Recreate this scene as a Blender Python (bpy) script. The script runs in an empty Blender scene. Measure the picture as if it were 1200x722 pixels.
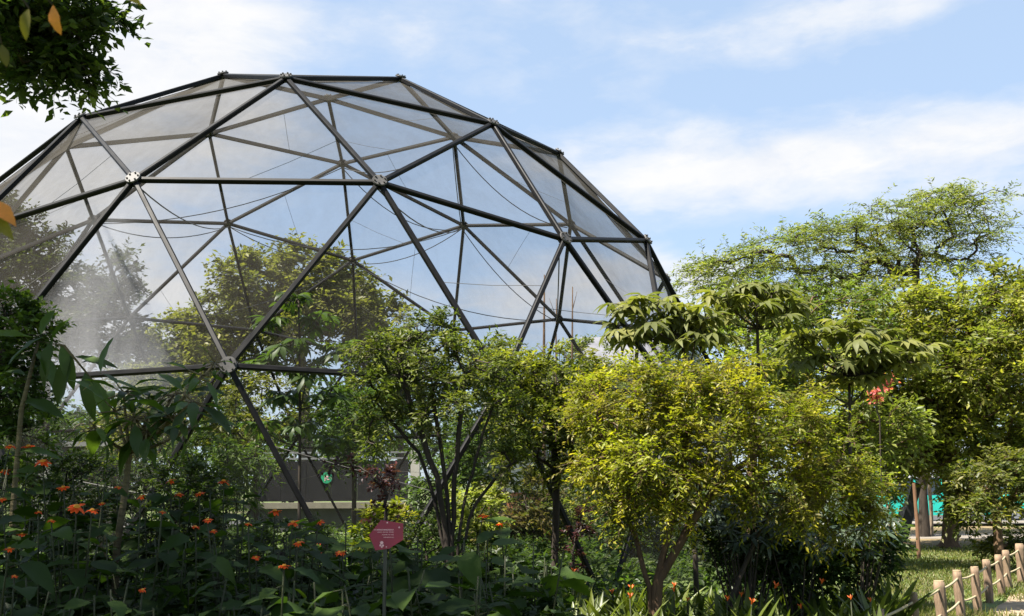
import bpy, math, random
import numpy as np
from mathutils import Vector, Matrix, noise as mnoise

random.seed(7)
rng = np.random.default_rng(7)
scene = bpy.context.scene
COL = scene.collection
R_ = math.radians

# ------------------------------------------------------------------ camera
F_PX, PITCH, ROLL = 1143.69, 0.17621, 0.00666
CAM_H = 1.70
fwd = Vector((0, math.cos(PITCH), math.sin(PITCH)))
up0 = Vector((0, -math.sin(PITCH), math.cos(PITCH)))
rt0 = Vector((1, 0, 0))
rgt = math.cos(ROLL) * rt0 - math.sin(ROLL) * up0
upv = math.sin(ROLL) * rt0 + math.cos(ROLL) * up0
cd = bpy.data.cameras.new("camera")
cd.sensor_width = 36.0
cd.lens = F_PX / 1200.0 * 36.0
cd.clip_start = 0.05
cd.clip_end = 2000.0
cd.dof.use_dof = True
cd.dof.focus_distance = 13.0
cd.dof.aperture_fstop = 7.0
cam = bpy.data.objects.new("camera", cd)
COL.objects.link(cam)
cam.matrix_world = Matrix(((rgt.x, upv.x, -fwd.x, 0), (rgt.y, upv.y, -fwd.y, 0), (rgt.z, upv.z, -fwd.z, CAM_H), (0, 0, 0, 1)))
scene.camera = cam

# ------------------------------------------------------------------ light
SUN = Vector((-0.42, -0.25, 0.87)).normalized()
sl = bpy.data.lights.new("sun", 'SUN')
sl.energy = 5.0
sl.angle = R_(0.53)
sl.color = (1.0, 0.94, 0.84)
so = bpy.data.objects.new("sun", sl)
COL.objects.link(so)
so.rotation_euler = SUN.to_track_quat('Z', 'Y').to_euler()
so.location = (0, 0, 40)

world = bpy.data.worlds.new("World")
scene.world = world
world.use_nodes = True
scene.view_settings.view_transform = 'Standard'
scene.view_settings.look = 'None'
scene.view_settings.gamma = 1.0
scene.view_settings.exposure = 1.85
scene.view_settings.use_curve_mapping = False
scene.render.engine = 'CYCLES'
scene.cycles.transparent_max_bounces = 24
scene.cycles.max_bounces = 8
scene.cycles.diffuse_bounces = 4
scene.cycles.transmission_bounces = 6
scene.cycles.caustics_reflective = False
scene.cycles.caustics_refractive = False
scene.cycles.use_denoising = True


class NT:
    """small node-tree helper"""
    def __init__(s, tree):
        s.t = tree
        tree.nodes.clear()

    def n(s, typ, **kw):
        nd = s.t.nodes.new(typ)
        for k, v in kw.items():
            setattr(nd, k, v)
        return nd

    def l(s, a, b):
        s.t.links.new(a, b)

    def m(s, op, a, b=None, clamp=False):
        nd = s.n('ShaderNodeMath', operation=op, use_clamp=clamp)
        for i, v in enumerate((a, b)):
            if v is None:
                continue
            if isinstance(v, (int, float)):
                nd.inputs[i].default_value = v
            else:
                s.l(v, nd.inputs[i])
        return nd.outputs[0]

    def ramp(s, fac, stops, interp='LINEAR'):
        nd = s.n('ShaderNodeValToRGB')
        nd.color_ramp.interpolation = interp
        els = nd.color_ramp.elements
        while len(els) < len(stops):
            els.new(0.5)
        for e, (p, c) in zip(els, stops):
            e.position = p
            e.color = (*c, 1) if len(c) == 3 else c
        s.l(fac, nd.inputs[0])
        return nd.outputs[0]

    def mix(s, fac, a, b, blend='MIX'):
        nd = s.n('ShaderNodeMix', data_type='RGBA', blend_type=blend)
        for i, v in ((0, fac), (6, a), (7, b)):
            if isinstance(v, (int, float)):
                nd.inputs[i].default_value = v
            elif isinstance(v, tuple):
                nd.inputs[i].default_value = (*v, 1) if len(v) == 3 else v
            else:
                s.l(v, nd.inputs[i])
        return nd.outputs[2]

    def noise(s, vec, scale, detail=3.0, rough=0.5, dist=0.0):
        nd = s.n('ShaderNodeTexNoise')
        nd.inputs['Scale'].default_value = scale
        nd.inputs['Detail'].default_value = detail
        nd.inputs['Roughness'].default_value = rough
        nd.inputs['Distortion'].default_value = dist
        if vec is not None:
            s.l(vec, nd.inputs['Vector'])
        return nd.outputs['Fac']


def build_world():
    N = NT(world.node_tree)
    out = N.n('ShaderNodeOutputWorld')
    bg = N.n('ShaderNodeBackground')
    bg.inputs[1].default_value = 0.05
    sky = N.n('ShaderNodeTexSky', sky_type='NISHITA')
    sky.sun_disc = False
    sky.sun_elevation = math.asin(SUN.z)
    sky.sun_rotation = math.atan2(SUN.x, SUN.y)
    sky.altitude = 1500
    sky.air_density = 1.0
    sky.dust_density = 1.2
    sky.ozone_density = 1.5
    tc = N.n('ShaderNodeTexCoord')
    mp = N.n('ShaderNodeMapping')
    mp.inputs['Scale'].default_value = (1.0, 1.0, 2.6)
    mp.inputs['Location'].default_value = (0.35, 0.1, 0.2)
    N.l(tc.outputs['Generated'], mp.inputs[0])
    big = N.noise(mp.outputs[0], 3.2, 7.0, 0.56, 0.25)
    fine = N.noise(mp.outputs[0], 11.0, 5.0, 0.6, 0.3)

    brk = N.m('ADD', 0.30, N.m('MULTIPLY', N.noise(mp.outputs[0], 7.5, 6.0, 0.58, 0.5), 1.4))

    def bank(px, py, wide, amt):
        d = (fwd + rgt * ((px - 600) / F_PX) + upv * ((361 - py) / F_PX)).normalized()
        vm = N.n('ShaderNodeVectorMath', operation='SUBTRACT')
        N.l(tc.outputs['Generated'], vm.inputs[0])
        vm.inputs[1].default_value = d
        sc = N.n('ShaderNodeVectorMath', operation='MULTIPLY')
        N.l(vm.outputs[0], sc.inputs[0])
        sc.inputs[1].default_value = (1 / wide[0], 1 / wide[0], 1 / wide[1])
        dt = N.n('ShaderNodeVectorMath', operation='DOT_PRODUCT')
        N.l(sc.outputs[0], dt.inputs[0])
        N.l(sc.outputs[0], dt.inputs[1])
        e = N.m('POWER', 2.718, N.m('MULTIPLY', dt.outputs['Value'], -1.0))
        return N.m('MULTIPLY', e, N.m('MULTIPLY', brk, amt))
    acc = N.m('ADD', big, N.m('MULTIPLY', N.m('SUBTRACT', fine, 0.5), 0.34))
    for b in CLOUD_BANKS:
        acc = N.m('ADD', acc, bank(*b))
    cl = N.ramp(acc, [(0.50, (0, 0, 0)), (0.60, (0.22, 0.22, 0.22)), (0.70, (0.62, 0.62, 0.62)), (0.86, (1, 1, 1))], 'LINEAR')
    cl = N.m('MULTIPLY', cl, 0.93)
    shade = N.ramp(fine, [(0.3, (4.9, 5.05, 5.4)), (0.62, (5.7, 5.65, 5.6))])
    haze = N.mix(0.6, sky.outputs[0], (3.95, 5.1, 6.65))
    col = N.mix(cl, haze, shade)
    N.l(col, bg.inputs[0])
    N.l(bg.outputs[0], out.inputs[0])


# cloud banks seen in the sky: pixel, angular size, strength
CLOUD_BANKS = [
    (20, 110, (0.22, 0.20), 0.42), (210, 40, (0.12, 0.14), 0.16),
    (780, 205, (0.15, 0.045), 0.36), (1090, 185, (0.18, 0.05), 0.27), (1180, 150, (0.10, 0.03), 0.16),
    (880, 40, (0.16, 0.06), 0.12), (560, 100, (0.09, 0.035), 0.08), (1030, 5, (0.10, 0.02), 0.20),
    (350, 20, (0.10, 0.10), -0.10), (700, 30, (0.12, 0.08), -0.03), (960, 110, (0.20, 0.03), -0.10),
    (1150, 60, (0.14, 0.04), -0.14), (640, 350, (0.14, 0.04), 0.16), (240, 340, (0.14, 0.05), 0.16), (400, 200, (.3, .1), -.06), (980, 310, (.4, .05), .10),
    (800, 320, (0.10, 0.03), 0.12), (880, 275, (0.16, 0.03), -0.10), (310, 250, (0.08, 0.05), -0.08),
]
build_world()


# ------------------------------------------------------------------ places
def ray(px, py):
    return fwd + rgt * ((px - 600) / F_PX) + upv * ((361 - py) / F_PX)


def at(px, py, Y):
    """world point seen at photo pixel (px, py), Y metres ahead of the camera"""
    d = ray(px, py)
    s = Y / d.y
    return Vector((d.x * s, Y, CAM_H + d.z * s))


def ground_at(px, py):
    d = ray(px, py)
    s = -CAM_H / d.z
    return Vector((d.x * s, d.y * s, 0))


def mpp(Y):
    return Y / F_PX


# ------------------------------------------------------------------ materials
MATS = {}


def new_mat(name):
    m = bpy.data.materials.new(name)
    m.use_nodes = True
    MATS[name] = m
    return m, NT(m.node_tree)


def leaf_mat(name, color=None, attr=False, trans=0.50, rough=0.45, spec=0.35, var=0.25, veins=0.0):
    m, N = new_mat(name)
    out = N.n('ShaderNodeOutputMaterial')
    if attr:
        a = N.n('ShaderNodeAttribute', attribute_name='Col')
        c = a.outputs['Color']
    else:
        oi = N.n('ShaderNodeObjectInfo')
        r = oi.outputs['Random']
        dark = tuple(x * (1 - var) for x in color)
        lite = (min(1, color[0] * (1 + var * 1.5)), min(1, color[1] * (1 + var)), color[2] * (1 + var * .4))
        c = N.ramp(r, [(0.0, dark), (0.5, color), (1.0, lite)])
        tc = N.n('ShaderNodeTexCoord')
        nz = N.noise(tc.outputs['Object'], 7.0, 4.0, 0.6)
        c = N.mix(N.m('MULTIPLY', N.m('SUBTRACT', nz, 0.35), 0.9, True), c, tuple(x * 0.55 for x in color))
    p = N.n('ShaderNodeBsdfPrincipled')
    N.l(c, p.inputs['Base Color'])
    p.inputs['Roughness'].default_value = rough
    p.inputs['Specular IOR Level'].default_value = spec
    t = N.n('ShaderNodeBsdfTranslucent')
    tcn = N.mix(1.0, c, (1.35, 1.50, 0.55), 'MULTIPLY')
    N.l(tcn, t.inputs[0])
    mx = N.n('ShaderNodeMixShader')
    mx.inputs[0].default_value = trans
    N.l(p.outputs[0], mx.inputs[1])
    N.l(t.outputs[0], mx.inputs[2])
    N.l(mx.outputs[0], out.inputs[0])
    return m


def solid_mat(name, c1, c2=None, scale=8.0, rough=0.7, spec=0.3, metal=0.0, bump=0.0, stretch=(1, 1, 1), detail=5.0):
    m, N = new_mat(name)
    out = N.n('ShaderNodeOutputMaterial')
    p = N.n('ShaderNodeBsdfPrincipled')
    tc = N.n('ShaderNodeTexCoord')
    mp = N.n('ShaderNodeMapping')
    mp.inputs['Scale'].default_value = stretch
    N.l(tc.outputs['Object'], mp.inputs[0])
    nz = N.noise(mp.outputs[0], scale, detail, 0.6)
    c2 = c2 or tuple(x * 0.7 for x in c1)
    N.l(N.ramp(nz, [(0.3, c2), (0.7, c1)]), p.inputs['Base Color'])
    N.l(N.m('ADD', N.m('MULTIPLY', nz, 0.3), rough - 0.15, True), p.inputs['Roughness'])
    p.inputs['Specular IOR Level'].default_value = spec
    p.inputs['Metallic'].default_value = metal
    if bump:
        b = N.n('ShaderNodeBump')
        b.inputs['Strength'].default_value = bump
        b.inputs['Distance'].default_value = 0.03
        N.l(nz, b.inputs['Height'])
        N.l(b.outputs[0], p.inputs['Normal'])
    N.l(p.outputs[0], out.inputs[0])
    return m


leaf_mat('foliage', attr=True)
leaf_mat('foliage_glossy', attr=True, rough=0.48, spec=0.28, trans=0.40)
leaf_mat('sunflower_leaf', (0.028, 0.054, 0.010), trans=0.36, var=0.5, rough=0.6, spec=0.14)
leaf_mat('bigleaf', (0.052, 0.092, 0.018), trans=0.42, var=0.45, rough=0.45, spec=0.28)
leaf_mat('umbrella_leaf', (0.135, 0.148, 0.046), trans=0.40, var=0.35, rough=0.55, spec=0.25)
leaf_mat('lobed_leaf', (0.050, 0.075, 0.045), trans=0.25, var=0.3, rough=0.4, spec=0.5)
leaf_mat('strap_leaf', (0.088, 0.118, 0.022), trans=0.40, var=0.45, rough=0.4)
leaf_mat('near_leaf', (0.14, 0.12, 0.02), trans=0.45, var=0.5, rough=0.5)
leaf_mat('autumn_leaf', (0.42, 0.16, 0.03), trans=0.35, var=0.3, rough=0.5)
leaf_mat('petal', (0.72, 0.085, 0.008), trans=0.30, var=0.12, rough=0.6, spec=0.2)
leaf_mat('bract', (0.62, 0.13, 0.03), trans=0.30, var=0.3, rough=0.5, spec=0.3)
solid_mat('flower_centre', (0.62, 0.28, 0.02), (0.30, 0.10, 0.01), 60, 0.8)
solid_mat('bark_dark', (0.050, 0.038, 0.028), (0.022, 0.017, 0.013), 14, 0.9, bump=0.6, stretch=(1, 1, .3))
solid_mat('bark_brown', (0.14, 0.085, 0.048), (0.055, 0.033, 0.020), 12, 0.9, bump=0.6, stretch=(1, 1, .3))
solid_mat('bark_grey', (0.16, 0.135, 0.10), (0.07, 0.058, 0.042), 12, 0.9, bump=0.5, stretch=(1, 1, .3))
solid_mat('bark_pale', (0.30, 0.24, 0.17), (0.16, 0.12, 0.08), 10, 0.9, bump=0.4, stretch=(1, 1, .3))
solid_mat('stem_green', (0.032, 0.040, 0.013), (0.020, 0.021, 0.009), 20, 0.7)
solid_mat('stem_brown', (0.15, 0.12, 0.06), (0.07, 0.055, 0.028), 14, 0.8, bump=0.5, stretch=(1, 1, 4))
solid_mat('steel', (0.011, 0.0105, 0.0105), (0.003, 0.003, 0.0035), 9, 0.5, 0.14, stretch=(.5, 3, 3), detail=8.0)
solid_mat('hub_steel', (0.075, 0.072, 0.070), (0.025, 0.023, 0.021), 9, 0.58, 0.35, 0.1)
solid_mat('cable', (0.045, 0.045, 0.05), None, 5, 0.6)
solid_mat('seam', (0.12, 0.115, 0.11), None, 5, 0.7)
solid_mat('concrete', (0.22, 0.22, 0.215), (0.14, 0.14, 0.135), 2.2, 0.85, bump=0.2)
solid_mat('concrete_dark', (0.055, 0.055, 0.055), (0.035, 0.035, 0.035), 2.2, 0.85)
solid_mat('hoarding', (0.012, 0.012, 0.014), (0.008, 0.008, 0.009), 3, 0.65, 0.15)
solid_mat('ledge', (0.19, 0.17, 0.135), (0.13, 0.115, 0.09), 4, 0.8)
solid_mat('rail_steel', (0.25, 0.25, 0.26), (0.16, 0.16, 0.17), 6, 0.5, 0.5, 0.4)
solid_mat('sign_magenta', (0.24, 0.006, 0.042), (0.19, 0.005, 0.034), 5, 0.42, 0.5)
solid_mat('print_pink', (0.72, 0.42, 0.48), (0.66, 0.36, 0.42), 5, 0.6)
solid_mat('sign_green', (0.02, 0.28, 0.14), None, 5, 0.5)
solid_mat('white_paint', (0.78, 0.77, 0.74), (0.66, 0.65, 0.62), 4, 0.6)
solid_mat('black_metal', (0.018, 0.018, 0.020), None, 6, 0.45, 0.5)
solid_mat('post_wood', (0.27, 0.185, 0.12), (0.11, 0.075, 0.05), 5, 0.75, bump=0.4, stretch=(6, 6, 1))
solid_mat('post_end', (0.33, 0.24, 0.15), (0.24, 0.17, 0.10), 30, 0.85)
solid_mat('rope', (0.40, 0.33, 0.21), (0.27, 0.22, 0.13), 60, 0.9)
solid_mat('stake_wood', (0.20, 0.11, 0.06), (0.11, 0.06, 0.035), 8, 0.8, stretch=(5, 5, 1))
solid_mat('teal_paint', (0.02, 0.46, 0.38), (0.018, 0.42, 0.345), 1.2, 0.3, 0.5)
solid_mat('car_glass', (0.025, 0.035, 0.04), (0.02, 0.03, 0.035), 1, 0.18, 0.7)
solid_mat('rubber', (0.02, 0.02, 0.021), None, 20, 0.85)
solid_mat('rim', (0.45, 0.45, 0.46), None, 6, 0.4, 0.5, 0.6)
solid_mat('lamp_glass', (0.75, 0.73, 0.68), None, 6, 0.25, 0.5)
solid_mat('roof_white', (0.24, 0.24, 0.27), (0.17, 0.17, 0.19), 1.4, 0.6)
solid_mat('plaster', (0.42, 0.40, 0.37), (0.32, 0.30, 0.27), 1.0, 0.85)
solid_mat('brick_red', (0.42, 0.16, 0.08), (0.28, 0.10, 0.05), 5, 0.85)
solid_mat('asphalt', (0.060, 0.060, 0.062), (0.040, 0.040, 0.042), 6, 0.9)
solid_mat('paving', (0.20, 0.175, 0.145), (0.13, 0.11, 0.09), 2.5, 0.9, bump=0.3)
solid_mat('litter', (0.23, 0.165, 0.085), (0.085, 0.070, 0.030), 3.0, 0.95, bump=0.6, detail=10.0)
solid_mat('sand', (0.32, 0.25, 0.17), (0.17, 0.125, 0.08), 4.5, 0.95, bump=0.5, detail=9.0)


def net_mat():
    m, N = new_mat('net')
    out = N.n('ShaderNodeOutputMaterial')
    tr = N.n('ShaderNodeBsdfTransparent')
    df = N.n('ShaderNodeBsdfDiffuse')
    ts = N.n('ShaderNodeBsdfTranslucent')
    tc = N.n('ShaderNodeTexCoord')
    nz = N.noise(tc.outputs['Object'], 0.9, 5.0, 0.6)
    c = N.ramp(nz, [(0.3, (0.055, 0.051, 0.046)), (0.7, (0.090, 0.083, 0.074))])
    N.l(c, df.inputs[0])
    N.l(c, ts.inputs[0])
    mt = N.n('ShaderNodeMixShader')
    mt.inputs[0].default_value = 0.45
    N.l(df.outputs[0], mt.inputs[1])
    N.l(ts.outputs[0], mt.inputs[2])
    # thread coverage of a woven net grows as the cloth is seen edge on
    lw = N.n('ShaderNodeLayerWeight')
    lw.inputs['Blend'].default_value = 0.5
    cosv = N.m('MAXIMUM', N.m('SUBTRACT', 1.0, lw.outputs['Facing']), 0.06)
    thru = N.m('POWER', 0.855, N.m('DIVIDE', 1.0, cosv))
    fac = N.m('SUBTRACT', 1.0, thru, True)
    mp2 = N.n('ShaderNodeMapping')
    mp2.inputs['Scale'].default_value = (2.2, 2.2, 0.35)
    N.l(tc.outputs['Object'], mp2.inputs[0])
    streak = N.noise(mp2.outputs[0], 1.6, 6.0, 0.65, 0.6)
    oi = N.n('ShaderNodeObjectInfo')
    fac = N.m('MULTIPLY', fac, N.m('ADD', 0.38, N.m('ADD', N.m('MULTIPLY', streak, 0.85), N.m('MULTIPLY', oi.outputs['Random'], 0.4))), True)
    mx = N.n('ShaderNodeMixShader')
    N.l(fac, mx.inputs[0])
    N.l(tr.outputs[0], mx.inputs[1])
    N.l(mt.outputs[0], mx.inputs[2])
    N.l(mx.outputs[0], out.inputs[0])


net_mat()


def ground_mat():
    m, N = new_mat('ground')
    out = N.n('ShaderNodeOutputMaterial')
    p = N.n('ShaderNodeBsdfPrincipled')
    tc = N.n('ShaderNodeTexCoord')
    n1 = N.noise(tc.outputs['Object'], 0.45, 6.0, 0.6)
    n2 = N.noise(tc.outputs['Object'], 9.0, 6.0, 0.7)
    grass = N.ramp(n2, [(0.25, (0.045, 0.060, 0.014)), (0.5, (0.085, 0.125, 0.026)), (0.78, (0.14, 0.17, 0.045))])
    soil = N.ramp(n2, [(0.3, (0.055, 0.040, 0.026)), (0.7, (0.14, 0.10, 0.065))])
    fac = N.ramp(n1, [(0.50, (0, 0, 0)), (0.66, (1, 1, 1))])
    N.l(N.mix(fac, grass, soil), p.inputs['Base Color'])
    p.inputs['Roughness'].default_value = 0.95
    b = N.n('ShaderNodeBump')
    b.inputs['Strength'].default_value = 0.7
    b.inputs['Distance'].default_value = 0.05
    N.l(n2, b.inputs['Height'])
    N.l(b.outputs[0], p.inputs['Normal'])
    N.l(p.outputs[0], out.inputs[0])


ground_mat()


# ------------------------------------------------------------------ mesh helpers
class MB:
    """collects vertices and faces of one mesh"""
    def __init__(s):
        s.v, s.f, s.m = [], [], []

    def add(s, verts, faces, mi=0):
        o = len(s.v)
        s.v.extend(tuple(x) for x in verts)
        s.f.extend(tuple(i + o for i in f) for f in faces)
        s.m.extend([mi] * len(faces))

    def box(s, c, sz, rot=None, mi=0):
        c = Vector(c)
        vs = []
        for x in (-.5, .5):
            for y in (-.5, .5):
                for z in (-.5, .5):
                    p = Vector((x * sz[0], y * sz[1], z * sz[2]))
                    if rot is not None:
                        p = rot @ p
                    vs.append(c + p)
        s.add(vs, [(0, 1, 3, 2), (4, 6, 7, 5), (0, 4, 5, 1), (2, 3, 7, 6), (0, 2, 6, 4), (1, 5, 7, 3)], mi)

    def tube(s, pts, rad, sides=6, cap=True, mi=0):
        pts = [Vector(p) for p in pts]
        if isinstance(rad, (int, float)):
            rad = [rad] * len(pts)
        rings = []
        ref = None
        for i, p in enumerate(pts):
            t = (pts[min(i + 1, len(pts) - 1)] - pts[max(i - 1, 0)])
            if t.length < 1e-9:
                t = Vector((0, 0, 1))
            t.normalize()
            if ref is None:
                ref = Vector((1, 0, 0)) if abs(t.x) < 0.8 else Vector((0, 1, 0))
            a = (ref - t * ref.dot(t)).normalized()
            ref = a
            b = t.cross(a)
            rings.append([p + (a * math.cos(2 * math.pi * k / sides) + b * math.sin(2 * math.pi * k / sides)) * rad[i] for k in range(sides)])
        vs = [v for r in rings for v in r]
        fs = []
        for i in range(len(pts) - 1):
            for k in range(sides):
                k2 = (k + 1) % sides
                fs.append((i * sides + k, i * sides + k2, (i + 1) * sides + k2, (i + 1) * sides + k))
        if cap:
            fs.append(tuple(range(sides))[::-1])
            fs.append(tuple((len(pts) - 1) * sides + k for k in range(sides)))
        s.add(vs, fs, mi)

    def mesh(s, name, mats, smooth=False):
        me = bpy.data.meshes.new(name)
        me.from_pydata([tuple(v) for v in s.v], [], s.f)
        for m in (mats if isinstance(mats, (list, tuple)) else [mats]):
            me.materials.append(MATS[m] if isinstance(m, str) else m)
        if len(set(s.m)) > 1:
            me.polygons.foreach_set('material_index', s.m)
        if smooth:
            me.polygons.foreach_set('use_smooth', [True] * len(me.polygons))
        me.update()
        return me


def link(name, me, parent=None, loc=None, mat=None):
    o = bpy.data.objects.new(name, me)
    COL.objects.link(o)
    if parent is not None:
        o.parent = parent
    if mat is not None:
        o.matrix_local = mat
    elif loc is not None:
        o.location = loc
    return o


def tag(o, label=None, cat=None, group=None, kind=None):
    if label:
        o['label'] = label
    if cat:
        o['category'] = cat
    if group:
        o['group'] = group
    if kind:
        o['kind'] = kind
    return o


def thing(name, label, cat, loc=(0, 0, 0), group=None, rotz=0.0):
    o = bpy.data.objects.new(name, None)
    COL.objects.link(o)
    o.empty_display_size = 0.2
    o.location = loc
    o.rotation_euler = (0, 0, rotz)
    return tag(o, label, cat, group)


def leaves_mesh(name, pos, d, nrm, ln, wd, col, mat):
    """numpy: N folded leaf blades as one mesh with a colour per leaf"""
    n = len(pos)
    d = d / np.linalg.norm(d, axis=1, keepdims=True)
    nrm = nrm - d * np.sum(nrm * d, axis=1, keepdims=True)
    nrm /= (np.linalg.norm(nrm, axis=1, keepdims=True) + 1e-9)
    s = np.cross(nrm, d)
    ln = ln[:, None]
    wd = wd[:, None]
    mid = pos + d * ln * 0.45
    V = np.empty((n, 4, 3))
    V[:, 0] = pos
    V[:, 1] = mid + s * wd * 0.5 + nrm * wd * 0.14
    V[:, 2] = pos + d * ln - nrm * ln * 0.08
    V[:, 3] = mid - s * wd * 0.5 + nrm * wd * 0.14
    me = bpy.data.meshes.new(name)
    me.vertices.add(n * 4)
    me.vertices.foreach_set('co', V.reshape(-1))
    idx = np.arange(n)[:, None] * 4 + np.array([0, 1, 2, 0, 2, 3])[None, :]
    me.loops.add(n * 6)
    me.loops.foreach_set('vertex_index', idx.reshape(-1).astype(np.int32))
    me.polygons.add(n * 2)
    me.polygons.foreach_set('loop_start', np.arange(0, n * 6, 3, dtype=np.int32))
    me.update(calc_edges=True)
    ca = me.color_attributes.new('Col', 'FLOAT_COLOR', 'POINT')
    C = np.ones((n, 4, 4), dtype=np.float32)
    C[:, :, :3] = np.clip(col, 0, 1)[:, None, :]
    ca.data.foreach_set('color', C.reshape(-1))
    me.materials.append(MATS[mat])
    me.validate()
    return me


def rand_dirs(n):
    v = rng.normal(size=(n, 3))
    return v / np.linalg.norm(v, axis=1, keepdims=True)


def palette(n, cols, jit=0.18, per=1):
    cols = np.array(cols)
    k = rng.integers(0, len(cols), n)
    w = rng.random((n, 1))
    k2 = rng.integers(0, len(cols), n)
    c = cols[k] * w + cols[k2] * (1 - w)
    return c * (1 + rng.normal(size=(n, 1)) * jit)


def twig_leaves(C, O, K, m, tl, ll, lw, cols, droop=0.2, upb=0.3, spread=0.9, flat=1.0, jit=0.16, nup=0.9):
    """leaves set along twigs that spread from each cluster centre"""
    n = len(C)
    Cr = np.repeat(C, K, axis=0)
    Or = np.repeat(O, K, axis=0)
    td = Or * 0.75 + rand_dirs(n * K) * spread
    td[:, 2] = td[:, 2] * flat + upb
    td /= np.linalg.norm(td, axis=1, keepdims=True)
    tlen = tl * rng.uniform(0.55, 1.25, n * K)
    ccol = np.repeat(palette(n, cols, jit), K, axis=0)
    t = np.linspace(0.12, 1.0, m)
    T = np.tile(t, n * K)
    D = np.repeat(td, m, axis=0)
    L = np.repeat(tlen, m)
    P = np.repeat(Cr, m, axis=0) + D * (T * L)[:, None]
    P[:, 2] -= droop * (T ** 2) * L
    P += rng.normal(size=P.shape) * ll * 0.12
    side = np.cross(D, np.array([0, 0, 1.0]) + rng.normal(size=D.shape) * 0.25)
    side /= (np.linalg.norm(side, axis=1, keepdims=True) + 1e-9)
    sg = np.where(np.arange(len(P)) % 2 == 0, 1.0, -1.0)[:, None]
    ld = D * 0.55 + side * sg * 0.8 + rng.normal(size=D.shape) * 0.28
    ld[:, 2] -= droop * 0.8
    nr = rng.normal(size=D.shape) * 0.5
    nr[:, 2] += nup
    cc = np.repeat(ccol, m, axis=0) * (1 + rng.normal(size=(len(P), 1)) * 0.14)
    tip = (T > 0.8)[:, None]
    cc = np.where(tip, cc * np.array([1.28, 1.18, 0.95]), cc)
    lens = ll * rng.uniform(0.65, 1.2, len(P))
    return P, ld, nr, lens, lens * lw, cc, td, tlen


def grow(trunk, clusters, path_w=0.35, bow=0.10, r_tip=0.006, r_pow=0.48, r_max=None, seg=3, jit=0.08, chains=()):
    """attach every cluster centre to the growing limb skeleton; returns nodes, parents, radii"""
    nodes = [np.array(p, float) for p in trunk]
    par = [-1] + list(range(len(trunk) - 1))
    pd = [0.0]
    for i in range(1, len(nodes)):
        pd.append(pd[-1] + np.linalg.norm(nodes[i] - nodes[i - 1]))
    pd = [x * 0.5 for x in pd]
    start = max(0, len(trunk) // 2 - 1)
    barred = set(range(start))
    for chn in chains:
        prev = 0
        for q, p in enumerate(chn):
            nodes.append(np.array(p, float))
            par.append(prev)
            pd.append(pd[prev] + .5 * np.linalg.norm(nodes[-1] - nodes[prev]))
            prev = len(nodes) - 1
            if q < len(chn) // 2:
                barred.add(prev)
    barred = sorted(barred)
    top = nodes[-1]
    order = sorted(range(len(clusters)), key=lambda i: np.linalg.norm(clusters[i] - top))
    tips = []
    for i in order:
        c = clusters[i]
        A = np.array(nodes)
        cost = np.linalg.norm(A - c, axis=1) + path_w * np.array(pd)
        cost[barred] += 1e6
        cost += np.maximum(0, A[:, 2] - c[2]) * 0.35
        j = int(np.argmin(cost))
        a = nodes[j]
        dist = np.linalg.norm(c - a)
        prev = j
        for k in range(1, seg + 1):
            t = k / seg
            p = a + (c - a) * t
            if k < seg:
                p = p + rng.normal(size=3) * jit * dist * 0.5
                p[2] += bow * dist * math.sin(math.pi * t)
            nodes.append(p)
            par.append(prev)
            pd.append(pd[prev] + dist / seg)
            prev = len(nodes) - 1
        tips.append(prev)
    cnt = np.zeros(len(nodes))
    for t in tips:
        k = t
        while k >= 0:
            cnt[k] += 1
            k = par[k]
    rad = r_tip * np.maximum(cnt, 1) ** r_pow
    if r_max:
        rad = np.minimum(rad, r_max)
    return nodes, par, rad


def limb_mesh(name, nodes, par, rad, base, mat, extra=None, sides=6, flare=1.5):
    mb = MB()
    b = Vector(base)
    ch = {}
    for i, p in enumerate(par):
        ch.setdefault(p, []).append(i)
    # chains: follow the thickest child so limbs are continuous tubes
    used = set()
    starts = [(0, None)]
    while starts:
        i, frm = starts.pop()
        pts, rs = [], []
        if frm is not None:
            pts.append(Vector(nodes[frm]) - b)
            rs.append(min(rad[frm], rad[i] * 1.25))
        k = i
        while True:
            pts.append(Vector(nodes[k]) - b)
            rs.append(rad[k])
            kids = ch.get(k, [])
            if not kids:
                break
            kids = sorted(kids, key=lambda q: -rad[q])
            for q in kids[1:]:
                starts.append((q, k))
            k = kids[0]
        if frm is None:
            rs[0] *= flare
        sd = sides if max(rs) > 0.03 else 4 if max(rs) > 0.012 else 3
        if len(pts) > 1:
            mb.tube(pts, rs, sd, cap=False)
    if extra:
        for a, c, r in extra:
            mb.tube([Vector(a) - b, Vector(c) - b], [r, r * 0.4], 3, cap=False)
    return mb.mesh(name, mat, smooth=True)


def blob_points(blobs, dense=1.0, shell=0.42):
    """cluster centres and outward directions in a set of ellipsoids (pixel, depth, radii in px, depth radius m, count)"""
    P, O = [], []
    for (px, py, Y, rx, ry, rd, n) in blobs:
        n = max(1, int(n * dense))
        c = np.array(at(px, py, Y))
        s = mpp(Y)
        u = rand_dirs(n)
        r = rng.random((n, 1)) ** shell
        off = u * r * np.array([rx * s, rd, ry * s])
        P.append(c + off)
        O.append(u)
    return np.concatenate(P), np.concatenate(O)


def seed_of(s):
    return (sum(ord(ch) * (i + 1) for i, ch in enumerate(s)) % 977) * .37


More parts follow.
